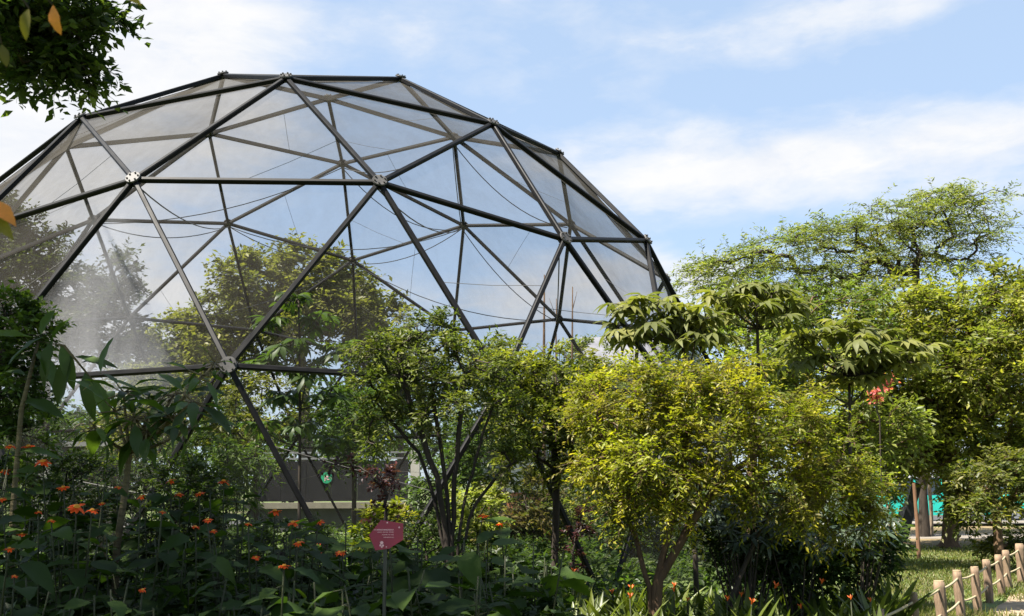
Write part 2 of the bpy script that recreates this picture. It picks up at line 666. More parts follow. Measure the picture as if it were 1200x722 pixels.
def tree(name, label, cat, base, trunk, blobs, K, m, tl, ll, lw, cols, group=None, dens=1.0, gap=0.25, gap_f=7.0, stems=(), bark='bark_dark', mat='foliage',
         r_tip=0.006, r_max=None, droop=0.2, upb=0.3, flat=1.0, spread=0.9, shell=0.42, twig_r=0.0, path_w=0.35, bow=0.1,
         crown_name='crown', jit=0.16, r_pow=0.48, flare=1.5, nup=0.9, kind='stuff', trunk_name='trunk'):
    base = Vector(base)
    root = thing(name, label, cat, base, group)
    C, O = blob_points(blobs, dense=dens, shell=shell)
    if gap > 0:
        sz = max(.3, float(np.ptp(C[:, 0])))
        fr = gap_f / sz
        v = np.array([mnoise.noise(Vector(c) * fr + Vector((seed_of(label), 0, 0))) for c in C])
        ok = v > np.quantile(v, gap)
        C, O = C[ok], O[ok]
    tr = [np.array(base)] + [np.array(p) for p in trunk]
    # spacing of trunk nodes
    dense = []
    for a, b in zip(tr[:-1], tr[1:]):
        for t in (0, .33, .67):
            dense.append(a + (b - a) * t)
    dense.append(tr[-1])
    chains = []
    for st in stems:
        st = [np.array(base)] + [np.array(p) for p in st]
        ch = []
        for p, q in zip(st[:-1], st[1:]):
            for t in (.33, .67, 1):
                ch.append(p + (q - p) * t + rng.normal(size=3) * .008)
        chains.append(ch)
    nodes, par, rad = grow(dense, C, path_w=path_w, bow=bow, r_tip=r_tip, r_max=r_max, r_pow=r_pow, chains=chains)
    P, ld, nr, lens, wid, cc, td, tlen = twig_leaves(C, O, K, m, tl, ll, lw, cols, droop, upb, spread, flat, jit, nup)
    extra = None
    if twig_r:
        Cr = np.repeat(C, K, axis=0)
        e = Cr + td * tlen[:, None] * 0.9
        e[:, 2] -= droop * 0.8 * tlen
        extra = [(Cr[i], e[i], twig_r) for i in range(len(Cr))]
    link(trunk_name, limb_mesh(name + '_wood', nodes, par, rad, base, bark, extra, flare=flare), root)
    me = leaves_mesh(name + '_leaves', P - np.array(base), ld, nr, lens, wid, cc, mat)
    cr = link(crown_name, me, root)
    if kind:
        cr['kind'] = kind
    return root


def blade(mb, length, width, prof, fold=0.15, droop=0.25, rot=None, org=(0, 0, 0), mi=0, twist=0.0, wave=0.0):
    """leaf blade along +X, up +Z; prof = half-width profile along the midrib"""
    n = len(prof)
    vs, fs = [], []
    for i, w in enumerate(prof):
        t = i / (n - 1)
        x = length * t * (1 - 0.12 * droop * t)
        z = -droop * length * t * t
        hw = width * 0.5 * w
        wz = wave * width * math.sin(i * 2.3)
        a = twist * t
        for sgn in (-1, 0, 1):
            y = sgn * hw
            zz = z + (abs(sgn) * hw * fold) + (wz if sgn else 0) * sgn
            yy, z2 = y * math.cos(a) - (zz - z) * math.sin(a), z + y * math.sin(a) + (zz - z) * math.cos(a)
            vs.append(Vector((x, yy, z2)))
    for i in range(n - 1):
        b = i * 3
        fs.append((b, b + 3, b + 4, b + 1))
        fs.append((b + 1, b + 4, b + 5, b + 2))
    if rot is not None:
        vs = [rot @ v for v in vs]
    o = Vector(org)
    mb.add([v + o for v in vs], fs, mi)


def frame(d, nrm=(0, 0, 1), loc=(0, 0, 0), sc=1.0):
    x = Vector(d).normalized()
    z = Vector(nrm)
    z = z - x * z.dot(x)
    if z.length < 1e-4:
        z = Vector((1, 0, 0)) - x * x.x
    z.normalize()
    y = z.cross(x)
    m = Matrix(((x.x, y.x, z.x, 0), (x.y, y.y, z.y, 0), (x.z, y.z, z.z, 0), (0, 0, 0, 1)))
    return Matrix.Translation(Vector(loc)) @ m @ Matrix.Scale(sc, 4)


OVATE = [0.06, 0.62, 0.95, 1.0, 0.82, 0.5, 0.0]
LANCE = [0.05, 0.5, 0.82, 1.0, 0.95, 0.75, 0.42, 0.0]
ELLIP = [0.05, 0.42, 0.78, 1.0, 0.98, 0.72, 0.36, 0.0]
STRAP = [0.5, 0.8, 1.0, 0.95, 0.8, 0.5, 0.0]
LOBED = [0.06, 0.9, 0.75, 1.05, 0.7, 0.62, 0.38, 0.0]


def leaf_variants(name, mat, prof, k, width, fold=(.1, .3), droop=(.1, .45), smooth=True, wave=0.03):
    out = []
    for i in range(k):
        mb = MB()
        p = [max(0, w * random.uniform(0.9, 1.1)) for w in prof]
        blade(mb, 1.0, width * random.uniform(.85, 1.15), p, random.uniform(*fold), random.uniform(*droop), twist=random.uniform(-.4, .4), wave=wave)
        out.append(mb.mesh(name, mat, smooth))
    return out


def palmate_variants(name, mat, k, nl=8, width=0.24, spread=R_(320), droop=(.25, .6), prof=ELLIP):
    out = []
    for i in range(k):
        mb = MB()
        for j in range(nl):
            a = -spread / 2 + spread * (j + .5) / nl + random.uniform(-.08, .08)
            L = random.uniform(.8, 1.05) * (0.78 + 0.22 * math.cos(a / 2))
            rot = Matrix.Rotation(a, 3, 'Z') @ Matrix.Rotation(random.uniform(-.1, .25), 3, 'Y')
            blade(mb, L, width * random.uniform(.85, 1.15), prof, 0.22, random.uniform(*droop), rot, twist=random.uniform(-.25, .25))
        out.append(mb.mesh(name, mat, True))
    return out

# ================================================================== SETTING
def sheet(name, x0, x1, y0, y1, z, mat, nx=1, ny=1, bump=0.0, edge=0.0):
    vs, fs = [], []
    for j in range(ny + 1):
        for i in range(nx + 1):
            x = x0 + (x1 - x0) * i / nx
            y = y0 + (y1 - y0) * j / ny
            if edge and j in (0, ny):
                y += random.uniform(-edge, edge)
            if edge and i in (0, nx):
                x += random.uniform(-edge, edge)
            vs.append((x, y, z + (random.uniform(-bump, bump) if bump else 0)))
    for j in range(ny):
        for i in range(nx):
            a = j * (nx + 1) + i
            fs.append((a, a + 1, a + nx + 2, a + nx + 1))
    mb = MB()
    mb.add(vs, fs)
    o = link(name, mb.mesh(name, mat))
    tag(o, kind='structure')
    return o


sheet('ground', -600, 600, -60, 1200, 0.0, 'ground')
sheet('bare_soil', 5.0, 60, 25.2, 36.1, 0.004, 'litter', 60, 6, edge=0.5)
sheet('path', 3.0, 60, 28.8, 31.2, 0.006, 'paving', 40, 1, edge=0.15)
sheet('road', -120, 120, 38.2, 47.0, 0.008, 'asphalt')
sheet('pavement', -120, 120, 36.2, 37.9, 0.12, 'paving')
mb = MB()
mb.box((0, 38.03, 0.06), (240, 0.2, 0.125))
tag(link('kerb', mb.mesh('kerb', 'concrete')), kind='structure')
# trodden earth beside the rope fence
g = [ground_at(1185, 700), ground_at(1215, 690), ground_at(1260, 700), ground_at(1290, 735), ground_at(1240, 760), ground_at(1172, 735), ground_at(1160, 716)]
mb = MB()
cen = sum((Vector(p) for p in g), Vector()) / len(g)
ring = []
for i in range(len(g)):
    for t in (0, .33, .67):
        p = Vector(g[i]).lerp(Vector(g[(i + 1) % len(g)]), t)
        ring.append(p + (p - cen) * random.uniform(-.08, .10))
mb.add([(p.x, p.y, 0.006) for p in ring], [tuple(range(len(ring)))])
tag(link('bare_earth_path', mb.mesh('bare_earth_path', 'sand')), kind='structure')

# ================================================================== DOME
RAD = 8.0
DC = Vector((-0.473328 * RAD, 2.398185 * RAD, -0.0182346 * RAD + CAM_H))
AZ = -0.882196


def dome():
    L = math.degrees(math.atan(.5))

    def P(lat, az):
        return Vector((math.cos(R_(lat)) * math.cos(R_(az) + AZ), math.cos(R_(lat)) * math.sin(R_(az) + AZ), math.sin(R_(lat))))
    Zn = Vector((0, 0, 1))
    U = [P(L, 72 * k) for k in range(5)]
    W = [P(-L, 72 * k + 36) for k in range(5)]
    faces = []
    for k in range(5):
        k2 = (k + 1) % 5
        faces.append((Zn, U[k], U[k2]))
        faces.append((U[k2], U[k], W[k]))
        faces.append((W[k], W[k2], U[k2]))
    verts, key = [], {}

    def vid(p):
        q = p.normalized()
        kk = (round(q.x, 4), round(q.y, 4), round(q.z, 4))
        if kk not in key:
            key[kk] = len(verts)
            verts.append(q)
        return key[kk]
    tris = []
    for a, b, c in faces:
        gid = {}
        for i in range(4):
            for j in range(4 - i):
                k = 3 - i - j
                gid[(i, j)] = vid((a * i + b * j + c * k) / 3)
        for i in range(3):
            for j in range(3 - i):
                tris.append((gid[(i, j)], gid[(i + 1, j)], gid[(i, j + 1)]))
                if i + j < 2:
                    tris.append((gid[(i + 1, j)], gid[(i + 1, j + 1)], gid[(i, j + 1)]))
    keep = [i for i, v in enumerate(verts) if v.z > -0.25]
    ks = set(keep)
    tris = [t for t in tris if all(i in ks for i in t)]
    edges = set()
    for t in tris:
        for i in range(3):
            edges.add(tuple(sorted((t[i], t[(i + 1) % 3]))))
    pos = {i: verts[i] * RAD for i in keep}
    base = Vector((DC.x, DC.y, 0))
    off = DC - base
    root = thing('geodesic_dome', 'large geodesic dome of dark steel tubes covered in grey netting', 'dome', base)
    hubmb = MB()
    ns = 18
    for zz0, zz1, r0, r1 in ((0.036, 0.056, 0.105, 0.098), (-0.05, -0.025, 0.09, 0.1)):
        vs = [(r0 * math.cos(2 * math.pi * k / ns), r0 * math.sin(2 * math.pi * k / ns), zz0) for k in range(ns)]
        vs += [(r1 * math.cos(2 * math.pi * k / ns), r1 * math.sin(2 * math.pi * k / ns), zz1) for k in range(ns)]
        fs = [(k, (k + 1) % ns, ns + (k + 1) % ns, ns + k) for k in range(ns)]
        fs += [tuple(range(ns))[::-1], tuple(range(ns, 2 * ns))]
        hubmb.add(vs, fs)
    hubmb.tube([(0, 0, -0.05), (0, 0, 0.04)], 0.05, 10)
    for k in range(6):
        a = 2 * math.pi * k / 6 + .3
        hubmb.tube([(0.074 * math.cos(a), 0.074 * math.sin(a), 0.05), (0.074 * math.cos(a), 0.074 * math.sin(a), 0.078)], 0.013, 6)
    hubme = hubmb.mesh('hub', 'hub_steel')
    for i in keep:
        n = verts[i]
        t = Vector((-n.y, n.x, 0))
        if t.length < 1e-3:
            t = Vector((1, 0, 0))
        link('hub', hubme, root, mat=frame(t, n, pos[i] + off))
    hw, hh = 0.033, 0.039
    for a, b in sorted(edges):
        A, B = pos[a], pos[b]
        d = (B - A)
        ln = d.length
        d.normalize()
        n = ((A + B) / 2).normalized()
        mb = MB()
        h = ln / 2 - 0.075
        bev = 0.012
        prof = [(-hw + bev, -hh), (hw - bev, -hh), (hw, -hh + bev), (hw, hh - bev), (hw - bev, hh), (-hw + bev, hh), (-hw, hh - bev), (-hw, -hh + bev)]
        vs = [(-h, y, z) for y, z in prof] + [(h, y, z) for y, z in prof]
        fs = [(k, (k + 1) % 8, 8 + (k + 1) % 8, 8 + k) for k in range(8)] + [tuple(range(8))[::-1], tuple(range(8, 16))]
        mb.add(vs, fs)
        # flattened end lugs that bolt into the hub
        mb.box((-h - .045, 0, 0), (.09, .05, .03))
        mb.box((h + .045, 0, 0), (.09, .05, .03))
        link('strut', mb.mesh('strut', 'steel'), root, mat=frame(d, n, (A + B) / 2 + off))
    # netting panels, slightly slack, stretched over the outside of the tubes
    for t in tris:
        a, b, c = (pos[i] for i in t)
        cen = (a + b + c) / 3
        n = (b - a).cross(c - a).normalized()
        if n.dot(cen) < 0:
            b, c = c, b
            n = -n
        S = 5
        sag = random.uniform(.02, .07)
        vs, idx = [], {}
        lift = -0.052
        for i in range(S + 1):
            for j in range(S + 1 - i):
                k = S - i - j
                p = (a * i + b * j + c * k) / S
                bl = 27 * i * j * k / S ** 3
                idx[(i, j)] = len(vs)
                vs.append(p - cen + n * (lift - sag * bl))
        fs = []
        for i in range(S):
            for j in range(S - i):
                fs.append((idx[(i, j)], idx[(i + 1, j)], idx[(i, j + 1)]))
                if i + j < S - 1:
                    fs.append((idx[(i + 1, j)], idx[(i + 1, j + 1)], idx[(i, j + 1)]))
        mb = MB()
        mb.add(vs, fs)
        pan = link('net_panel', mb.mesh('net_panel', 'net', True), root, loc=cen + off)
        # some panels carry a sewn seam
        if random.random() < 0.42:
            m2 = MB()
            w1, w2 = random.uniform(.3, .7), random.uniform(.3, .7)
            p0, p1 = a.lerp(b, w1), a.lerp(c, w2)
            m2.tube([p0 - cen + n * (lift + .006), (p0 + p1) / 2 - cen + n * (lift - sag * .6), p1 - cen + n * (lift + .006)], 0.004, 4)
            link('seam', m2.mesh('seam', 'seam'), pan)
    # slack cables strung between hubs under the netting
    hi = [i for i in keep if verts[i].z > 0.12]

    def nearest(px, py, back):
        best = None
        for i in hi:
            w = pos[i] + DC
            isback = w.y > DC.y + 1.0
            if isback != back:
                continue
            v = w - Vector((0, 0, CAM_H))
            dd = v.dot(fwd)
            x, y = 600 + F_PX * v.dot(rgt) / dd, 361 - F_PX * v.dot(upv) / dd
            e = (x - px) ** 2 + (y - py) ** 2
            if best is None or e < best[0]:
                best = (e, i)
        return best[1]
    strung = [((97, 252), (391, 188), 1, .35), ((257, 260), (410, 305), 1, .25), ((391, 188), (537, 262), 1, .5), ((257, 260), (537, 262), 1, .55),
              ((410, 305), (537, 262), 1, .3), ((537, 262), (650, 374), 1, .3), ((525, 167), (537, 262), 1, .2), ((97, 252), (257, 260), 1, .3),
              ((410, 305), (650, 374), 1, .4), ((391, 188), (525, 167), 1, .35), ((660, 282), (650, 374), 2, .3), ((158, 210), (257, 260), 2, .25),
              ((444, 214), (537, 262), 2, .3), ((97, 252), (150, 380), 1, .2), ((150, 380), (410, 305), 1, .45), ((525, 167), (690, 262), 1, .4)]
    for pa, pb, mode, sg in strung:
        ia = nearest(*pa, back=(mode == 1))
        ib = nearest(*pb, back=True)
        if ia == ib:
            continue
        A, B = pos[ia] * 0.985 + off, pos[ib] * 0.985 + off
        mb = MB()
        mb.tube([A.lerp(B, t) - Vector((0, 0, sg * 4 * t * (1 - t))) for t in [k / 12 for k in range(13)]], 0.011, 5)
        link('cable', mb.mesh('cable', 'cable'), root)
    return root


DOME = dome()

# ================================================================== MIST inside the dome
def mist():
    m, N = new_mat('mist')
    out = N.n('ShaderNodeOutputMaterial')
    pv = N.n('ShaderNodeVolumePrincipled')
    pv.inputs['Color'].default_value = (0.92, 0.92, 0.93, 1)
    pv.inputs['Anisotropy'].default_value = 0.2
    tc = N.n('ShaderNodeTexCoord')
    sp = N.n('ShaderNodeSeparateXYZ')
    N.l(tc.outputs['Generated'], sp.inputs[0])
    # plume: dense on its axis, fading to the walls of its box, widening downwards
    z = sp.outputs['Z']
    wid = N.m('ADD', 0.07, N.m('MULTIPLY', N.m('SUBTRACT', 1.0, z), 0.38))
    dx = N.m('DIVIDE', N.m('SUBTRACT', sp.outputs['X'], 0.5), wid)
    dy = N.m('DIVIDE', N.m('SUBTRACT', sp.outputs['Y'], 0.5), wid)
    r2 = N.m('ADD', N.m('MULTIPLY', dx, dx), N.m('MULTIPLY', dy, dy))
    core = N.m('SUBTRACT', 1.0, r2, True)
    mp = N.n('ShaderNodeMapping')
    mp.inputs['Scale'].default_value = (1.0, 1.0, 0.35)
    N.l(tc.outputs['Object'], mp.inputs[0])
    nz = N.noise(mp.outputs[0], 1.7, 4.0, 0.6, 0.4)
    nz = N.m('MULTIPLY', N.m('SUBTRACT', nz, 0.34, True), 2.6)
    ends = N.m('MULTIPLY', N.m('MULTIPLY', z, 6.0, True), N.m('MULTIPLY', N.m('SUBTRACT', 1.0, z), 5.0, True))
    dens = N.m('MULTIPLY', N.m('MULTIPLY', core, nz), N.m('MULTIPLY', ends, 0.55))
    N.l(dens, pv.inputs['Density'])
    N.l(pv.outputs[0], out.inputs['Volume'])
    c = at(120, 345, 18.5)
    mb = MB()
    ns = 12
    prof = [(0.0, 2.3), (0.35, 2.15), (0.7, 1.4), (1.0, 0.6)]
    H = 4.6
    vs, fs = [], []
    for t, r in prof:
        for k in range(ns):
            a = 2 * math.pi * k / ns
            vs.append((r * math.cos(a), r * math.sin(a), H * (t - .5)))
    for i in range(len(prof) - 1):
        for k in range(ns):
            fs.append((i * ns + k, i * ns + (k + 1) % ns, (i + 1) * ns + (k + 1) % ns, (i + 1) * ns + k))
    fs += [tuple(range(ns))[::-1], tuple((len(prof) - 1) * ns + k for k in range(ns))]
    mb.add(vs, fs)
    o = link('mist', mb.mesh('mist', 'mist'), loc=c)
    tag(o, 'pale plume of watering mist drifting inside the netted dome', 'mist', kind='stuff')


mist()

# ================================================================== BUILT THINGS
def hoarding():
    Y = 35.4
    a, b = at(298, 600, Y), at(478, 600, Y)
    x0, x1 = a.x, b.x
    root = thing('hoarding', 'low black panel hoarding with two rails on concrete base behind the dome', 'hoarding', ((x0 + x1) / 2, Y, 0))
    w = x1 - x0
    zb, zt = at(0, 590, Y).z, at(0, 543, Y).z
    n = 6
    for k in range(n):
        mb = MB()
        mb.box((-w / 2 + w * (k + .5) / n, 0, (zb + zt) / 2), (w / n - .012, .06, zt - zb))
        link('panel', mb.mesh('panel', 'hoarding'), root)
    for z in (at(0, 541, Y).z, at(0, 534, Y).z):
        mb = MB()
        mb.box((0, 0, z + .03), (w + .1, .07, .06))
        link('rail', mb.mesh('rail', 'rail_steel'), root)
    for k in range(5):
        mb = MB()
        mb.box((-w / 2 + w * k / 4, 0, at(0, 537, Y).z + .02), (.05, .05, .24))
        link('upright', mb.mesh('upright', 'rail_steel'), root)
    mb = MB()
    mb.box((0, -.12, zb - .14), (w + .6, .5, .2))
    link('ledge', mb.mesh('ledge', 'ledge'), root)
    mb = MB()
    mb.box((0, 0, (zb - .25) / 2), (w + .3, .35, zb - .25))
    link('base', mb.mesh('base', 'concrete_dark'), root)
    c = at(383, 560, Y)
    mb = MB()
    mb.tube([(c.x - root.location.x, -.06, c.z), (c.x - root.location.x, -.034, c.z)], .2, 20)
    s = link('emblem', mb.mesh('emblem', 'sign_green'), root)
    s['label'] = 'round green emblem with pale strokes'
    m2 = MB()
    X = c.x - root.location.x
    for dx, dz, sx, sz in ((.02, .05, .16, .035), (.0, -.01, .11, .03), (-.05, -.03, .035, .15), (.06, -.06, .08, .03)):
        m2.box((X + dx, -.066, c.z + dz), (sx, .006, sz))
    link('print', m2.mesh('print', 'print_pink'), s)
    # pale column beside it
    p = at(482, 540, Y)
    mb = MB()
    zt2 = at(482, 522, Y).z
    mb.box((0, 0, zt2 / 2), (.32, .32, zt2))
    mb.box((0, 0, zt2 + .03), (.42, .42, .06))
    o = link('gate_pillar', mb.mesh('gate_pillar', 'plaster'), loc=(p.x + .1, Y + .5, 0))
    tag(o, 'pale square gate pillar at the end of the black hoarding', 'pillar')


hoarding()


def concrete_steps():
    Y = 24.5
    for (px0, px1, pt, name, lab, dep) in (
            (36, 68, 519, 'concrete_pillar', 'square grey concrete pillar inside the dome behind orange flowers', .5),):
        a, b = at(px0, pt, Y), at(px1, pt, Y)
        mb = MB()
        w = b.x - a.x
        mb.box((0, 0, a.z / 2), (w, dep, a.z))
        mb.box((0, 0, a.z + .04), (w + .1, dep + .1, .08))
        tag(link(name, mb.mesh(name, 'concrete'), loc=((a.x + b.x) / 2, Y, 0)), lab, 'pillar')
    a, b = at(55, 520, 26), at(150, 520, 26)
    root = thing('concrete_bench', 'long grey concrete bench with slab top inside the dome', 'bench', ((a.x + b.x) / 2, 26, 0))
    w = b.x - a.x
    zt = at(0, 519, 26).z
    mb = MB()
    mb.box((0, 0, zt - .06), (w, .8, .12))
    link('slab', mb.mesh('slab', 'concrete'), root)
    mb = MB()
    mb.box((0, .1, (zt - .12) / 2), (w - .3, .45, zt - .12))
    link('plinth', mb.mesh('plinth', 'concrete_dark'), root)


concrete_steps()


def house():
    Y = 62
    a, b = at(690, 440, Y), at(775, 440, Y)
    w = b.x - a.x
    zr, ze = at(0, 396, Y).z, at(0, 436, Y).z
    root = thing('house', 'distant house with pale sheet roof above the trees', 'house', ((a.x + b.x) / 2, Y, 0))
    mb = MB()
    mb.box((0, 2.2, ze / 2), (w, 4.4, ze))
    link('wall', mb.mesh('wall', 'plaster'), root)
    mb = MB()
    h = w / 2 + .4
    mb.add([(-h, -.5, ze), (h, -.5, ze - .02), (h, 2.2, zr), (-h, 2.2, zr), (-h, 4.9, ze), (h, 4.9, ze),
            (-h, -.5, ze + .12), (h, -.5, ze + .1), (h, 2.2, zr + .12), (-h, 2.2, zr + .12), (-h, 4.9, ze + .12), (h, 4.9, ze + .12)],
           [(0, 1, 2, 3), (3, 2, 5, 4), (6, 9, 8, 7), (9, 10, 11, 8), (0, 6, 7, 1), (4, 5, 11, 10), (0, 3, 9, 6), (3, 4, 10, 9), (1, 7, 8, 2), (2, 8, 11, 5)])
    link('roof', mb.mesh('roof', 'roof_white'), root)
    for k in (-1, 1):
        mb = MB()
        mb.box((k * w * .25, -.02, ze - 1.1), (1.0, .08, 1.1))
        win = link('window', mb.mesh('window', 'white_paint'), root)
        m2 = MB()
        m2.box((k * w * .25, -.05, ze - 1.1), (.84, .06, .94))
        link('pane', m2.mesh('pane', 'car_glass'), win)
    # low white building with a brick band across the road
    Y = 52
    a, b = at(560, 560, Y), at(740, 560, Y)
    w = b.x - a.x
    zt = at(0, 568, Y).z
    root = thing('low_building', 'low white walled building with brick band seen through the dome', 'building', ((a.x + b.x) / 2, Y, 0))
    zt = 3.0
    mb = MB()
    mb.box((0, 1.5, 1.15 + (zt - 1.15) / 2), (w, 3, zt - 1.15))
    link('wall', mb.mesh('wall', 'white_paint'), root)
    mb = MB()
    mb.box((0, 1.48, .575), (w + .06, 3.06, 1.15))
    link('brick_band', mb.mesh('brick_band', 'brick_red'), root)
    mb = MB()
    mb.box((0, 1.4, zt + .1), (w + .7, 3.8, .2))
    link('roof', mb.mesh('roof', 'roof_white'), root)
    for k in range(4):
        mb = MB()
        X = -w / 2 + w * (k + .5) / 4
        mb.box((X, -.02, 2.0), (1.1, .08, .9))
        win = link('window', mb.mesh('window', 'rail_steel'), root)
        m2 = MB()
        m2.box((X, -.05, 2.0), (.96, .06, .76))
        link('pane', m2.mesh('pane', 'car_glass'), win)


house()


def car(label, x, y, face):
    """compact turquoise van; face = +1 nose to +x"""
    root = thing('parked_van', label, 'van', (x, y, 0), 'turquoise vans on the road')
    L, Wd = 4.1, 1.66
    # side profile of body below the windows, and of the cab
    low = [(-2.05, .34), (-2.07, .80), (-2.02, 1.06), (1.30, 1.06), (1.72, .98), (2.02, .82), (2.06, .50), (2.02, .30)]
    arch = []
    for cx in (1.28, -1.28):
        arch += [(cx + .38 * math.cos(a), .30 + .38 * math.sin(a)) for a in [math.pi * k / 8 for k in range(9)]]
    outline = low + [(1.66, .28)] + [(p[0], max(.28, p[1])) for p in arch[:9]] + [(.9, .28), (-.9, .28)] + [(p[0], max(.28, p[1])) for p in arch[9:]] + [(-1.66, .28)]
    mb = MB()
    n = len(outline)
    hw = Wd / 2
    vs = [(face * px, -hw, pz) for px, pz in outline] + [(face * px, hw, pz) for px, pz in outline]
    fs = [tuple(range(n)), tuple(range(n, 2 * n))[::-1]] + [(k, n + k, n + (k + 1) % n, (k + 1) % n) for k in range(n)]
    mb.add(vs, fs)
    link('body', mb.mesh('body', 'teal_paint'), root)
    cab = [(-2.0, 1.06), (-1.92, 1.66), (-1.80, 1.76), (.55, 1.76), (.72, 1.68), (1.32, 1.06)]
    mb = MB()
    n = len(cab)
    ti = 0.10
    vs = [(face * px, -hw + .02 + ti * (pz - 1.06), pz) for px, pz in cab] + [(face * px, hw - .02 - ti * (pz - 1.06), pz) for px, pz in cab]
    mb.add(vs, [tuple(range(n)), tuple(range(n, 2 * n))[::-1]] + [(k, n + k, n + (k + 1) % n, (k + 1) % n) for k in range(n)])
    link('cab', mb.mesh('cab', 'car_glass'), root)
    for px_ in (-1.93, -.9, .14):
        for sd in (-1, 1):
            mb = MB()
            mb.box((face * (px_ + .03), sd * (hw - .055), 1.40), (.08, .05, .70), Matrix.Rotation(sd * .10, 3, 'X'))
            link('pillar', mb.mesh('pillar', 'teal_paint'), root)
    mb = MB()
    mb.box((face * -.62, 0, 1.785), (2.3, 1.4, .05))
    link('roof', mb.mesh('roof', 'white_paint'), root)
    for sd in (-1, 1):
        for (xa, xb, xc, xd) in ((-1.82, -.95, -.95, -1.78), (-.86, .10, .10, -.86), (.19, 1.06, .62, .19)):
            mb = MB()
            y0 = sd * (hw - .02 + .004)
            y1 = sd * (hw - .02 - ti * .54 + .004)
            mb.add([(face * xa, y0, 1.10), (face * xb, y0, 1.10), (face * xc, y1, 1.62), (face * xd, y1, 1.62)], [(0, 1, 2, 3)])
            link('window', mb.mesh('window', 'car_glass'), root)
        mb = MB()
        mb.tube([(face * 1.0, sd * hw, 1.15), (face * 1.0, sd * (hw + .16), 1.17)], .05, 6)
        link('mirror', mb.mesh('mirror', 'black_metal'), root)
        mb = MB()
        mb.box((face * 2.02, sd * .55, .74), (.08, .34, .16))
        link('headlight', mb.mesh('headlight', 'lamp_glass'), root)
        for cx in (1.28, -1.28):
            mb = MB()
            mb.tube([(face * cx, sd * (hw - .2), .32), (face * cx, sd * (hw + .005), .32)], .32, 20)
            wh = link('wheel', mb.mesh('tyre', 'rubber'), root)
            m2 = MB()
            m2.tube([(face * cx, sd * (hw + .003), .32), (face * cx, sd * (hw + .02), .32)], .19, 14)
            link('rim', m2.mesh('rim', 'rim'), wh)
    mb = MB()
    mb.add([(face * .76, -.66, 1.64), (face * .76, .66, 1.64), (face * 1.325, .72, 1.10), (face * 1.325, -.72, 1.10)], [(0, 1, 2, 3)])
    link('windscreen', mb.mesh('windscreen', 'car_glass'), root)
    for e in (1, -1):
        mb = MB()
        mb.box((face * e * 2.04, 0, .40), (.14, 1.6, .16))
        link('bumper', mb.mesh('bumper', 'black_metal'), root)


v1 = at(1092, 600, 40.5)
car('turquoise van with white roof parked behind the thin brown stake', v1.x, 40.6, 1)
v2 = at(1214, 600, 40.5)
car('turquoise van with white roof half hidden by the shrub beyond the fence', v2.x, 40.4, -1)


# leaning black post, thin stakes, bare grey trunk
def stakes():
    b = ground_at(1055, 636)
    t = at(1073, 566, b.y)
    mb = MB()
    mb.box(((t.x - b.x) / 2, 0, t.z / 2), (.26, .22, math.hypot(t.x - b.x, t.z)), Matrix.Rotation(math.atan2(t.x - b.x, t.z), 3, 'Y'))
    o = link('leaning_post', mb.mesh('leaning_post', 'black_metal'), loc=b)
    tag(o, 'thick black post leaning over beside the thin brown stake', 'post')
    for (x0, y0, x1, y1, r, mat, lab) in (
            (1077, 655, 1071, 566, .045, 'stake_wood', 'thin straight brown stake standing in the sunlit grass'),
            (1051, 662, 1043, 612, .03, 'stake_wood', 'short dark stake at the edge of the bushes')):
        b = ground_at(x0, y0)
        t = at(x1, y1, b.y)
        mb = MB()
        d = t - b
        mb.tube([Vector((0, 0, 0)), d * .5 + Vector((.01, 0, 0)), d], [r, r * .95, r * .85], 8)
        tag(link('wooden_stake', mb.mesh('wooden_stake', mat), loc=b), lab, 'stake')


stakes()


# rope fence: posts and rope
POSTS = [(1069, 695.6, 10.0, 5.3), (1100.5, 681.7, 11.15, 6.2), (1122, 669.4, 12.3, 5.0), (1141.5, 665, 12.9, 4.6), (1155.5, 656.7, 14.1, 4.4),
         (1170, 651, 15.0, 3.9), (1177.5, 645.7, 15.9, 3.8), (1193.5, 638, 16.7, 4.6), (1212, 633, 17.6, 4.0)]
tops = []
descr = ['half buried in strap leaves', 'thick and grey beside the strap leaves', 'grey and slightly leaning, dark knot at its top', 'slim and grey, in the shade',
         'sunlit, with ringed joints, at the path edge', 'sunlit, just behind another', 'sunlit, tallest and pale', 'broad brown one under the shrub', 'last one under the shrub']
for i, (px, py, Y, hwp) in enumerate(POSTS):
    t = at(px, py, Y)
    r = hwp * mpp(Y)
    root = thing('fence_post', 'round wooden rope fence post, ' + descr[i], 'fence post', (t.x, Y, 0), 'round wooden posts of the rope fence')
    tilt = Vector((random.uniform(-.012, .012), random.uniform(-.012, .012), 0))
    mb = MB()
    nseg = 10
    pts, rs = [], []
    for k in range(nseg + 1):
        u = k / nseg
        pts.append(Vector((0, 0, -.05 + (t.z + .05) * u)) + tilt * u)
        rs.append(r * (1.0 + .05 * math.sin(u * 9 + i) + (.07 if k in (3, 7) else 0)))
    rs[-1] *= .95
    mb.tube(pts, rs, 12)
    link('shaft', mb.mesh('shaft', 'post_wood', True), root)
    m2 = MB()
    m2.tube([pts[-1] - Vector((0, 0, .005)), pts[-1] + Vector((0, 0, .012))], [r * .93, r * .88], 12)
    link('cut_end', m2.mesh('cut_end', 'post_end'), root)
    tops.append((Vector((t.x, Y, t.z)), r))
root = thing('fence_rope', 'two runs of pale rope strung through the wooden fence posts', 'rope', tops[0][0])
start = tops[0][0] + (tops[0][0] - tops[1][0]) * 1.0
chain = [(Vector((start.x, start.y, tops[0][0].z)), 0)] + tops
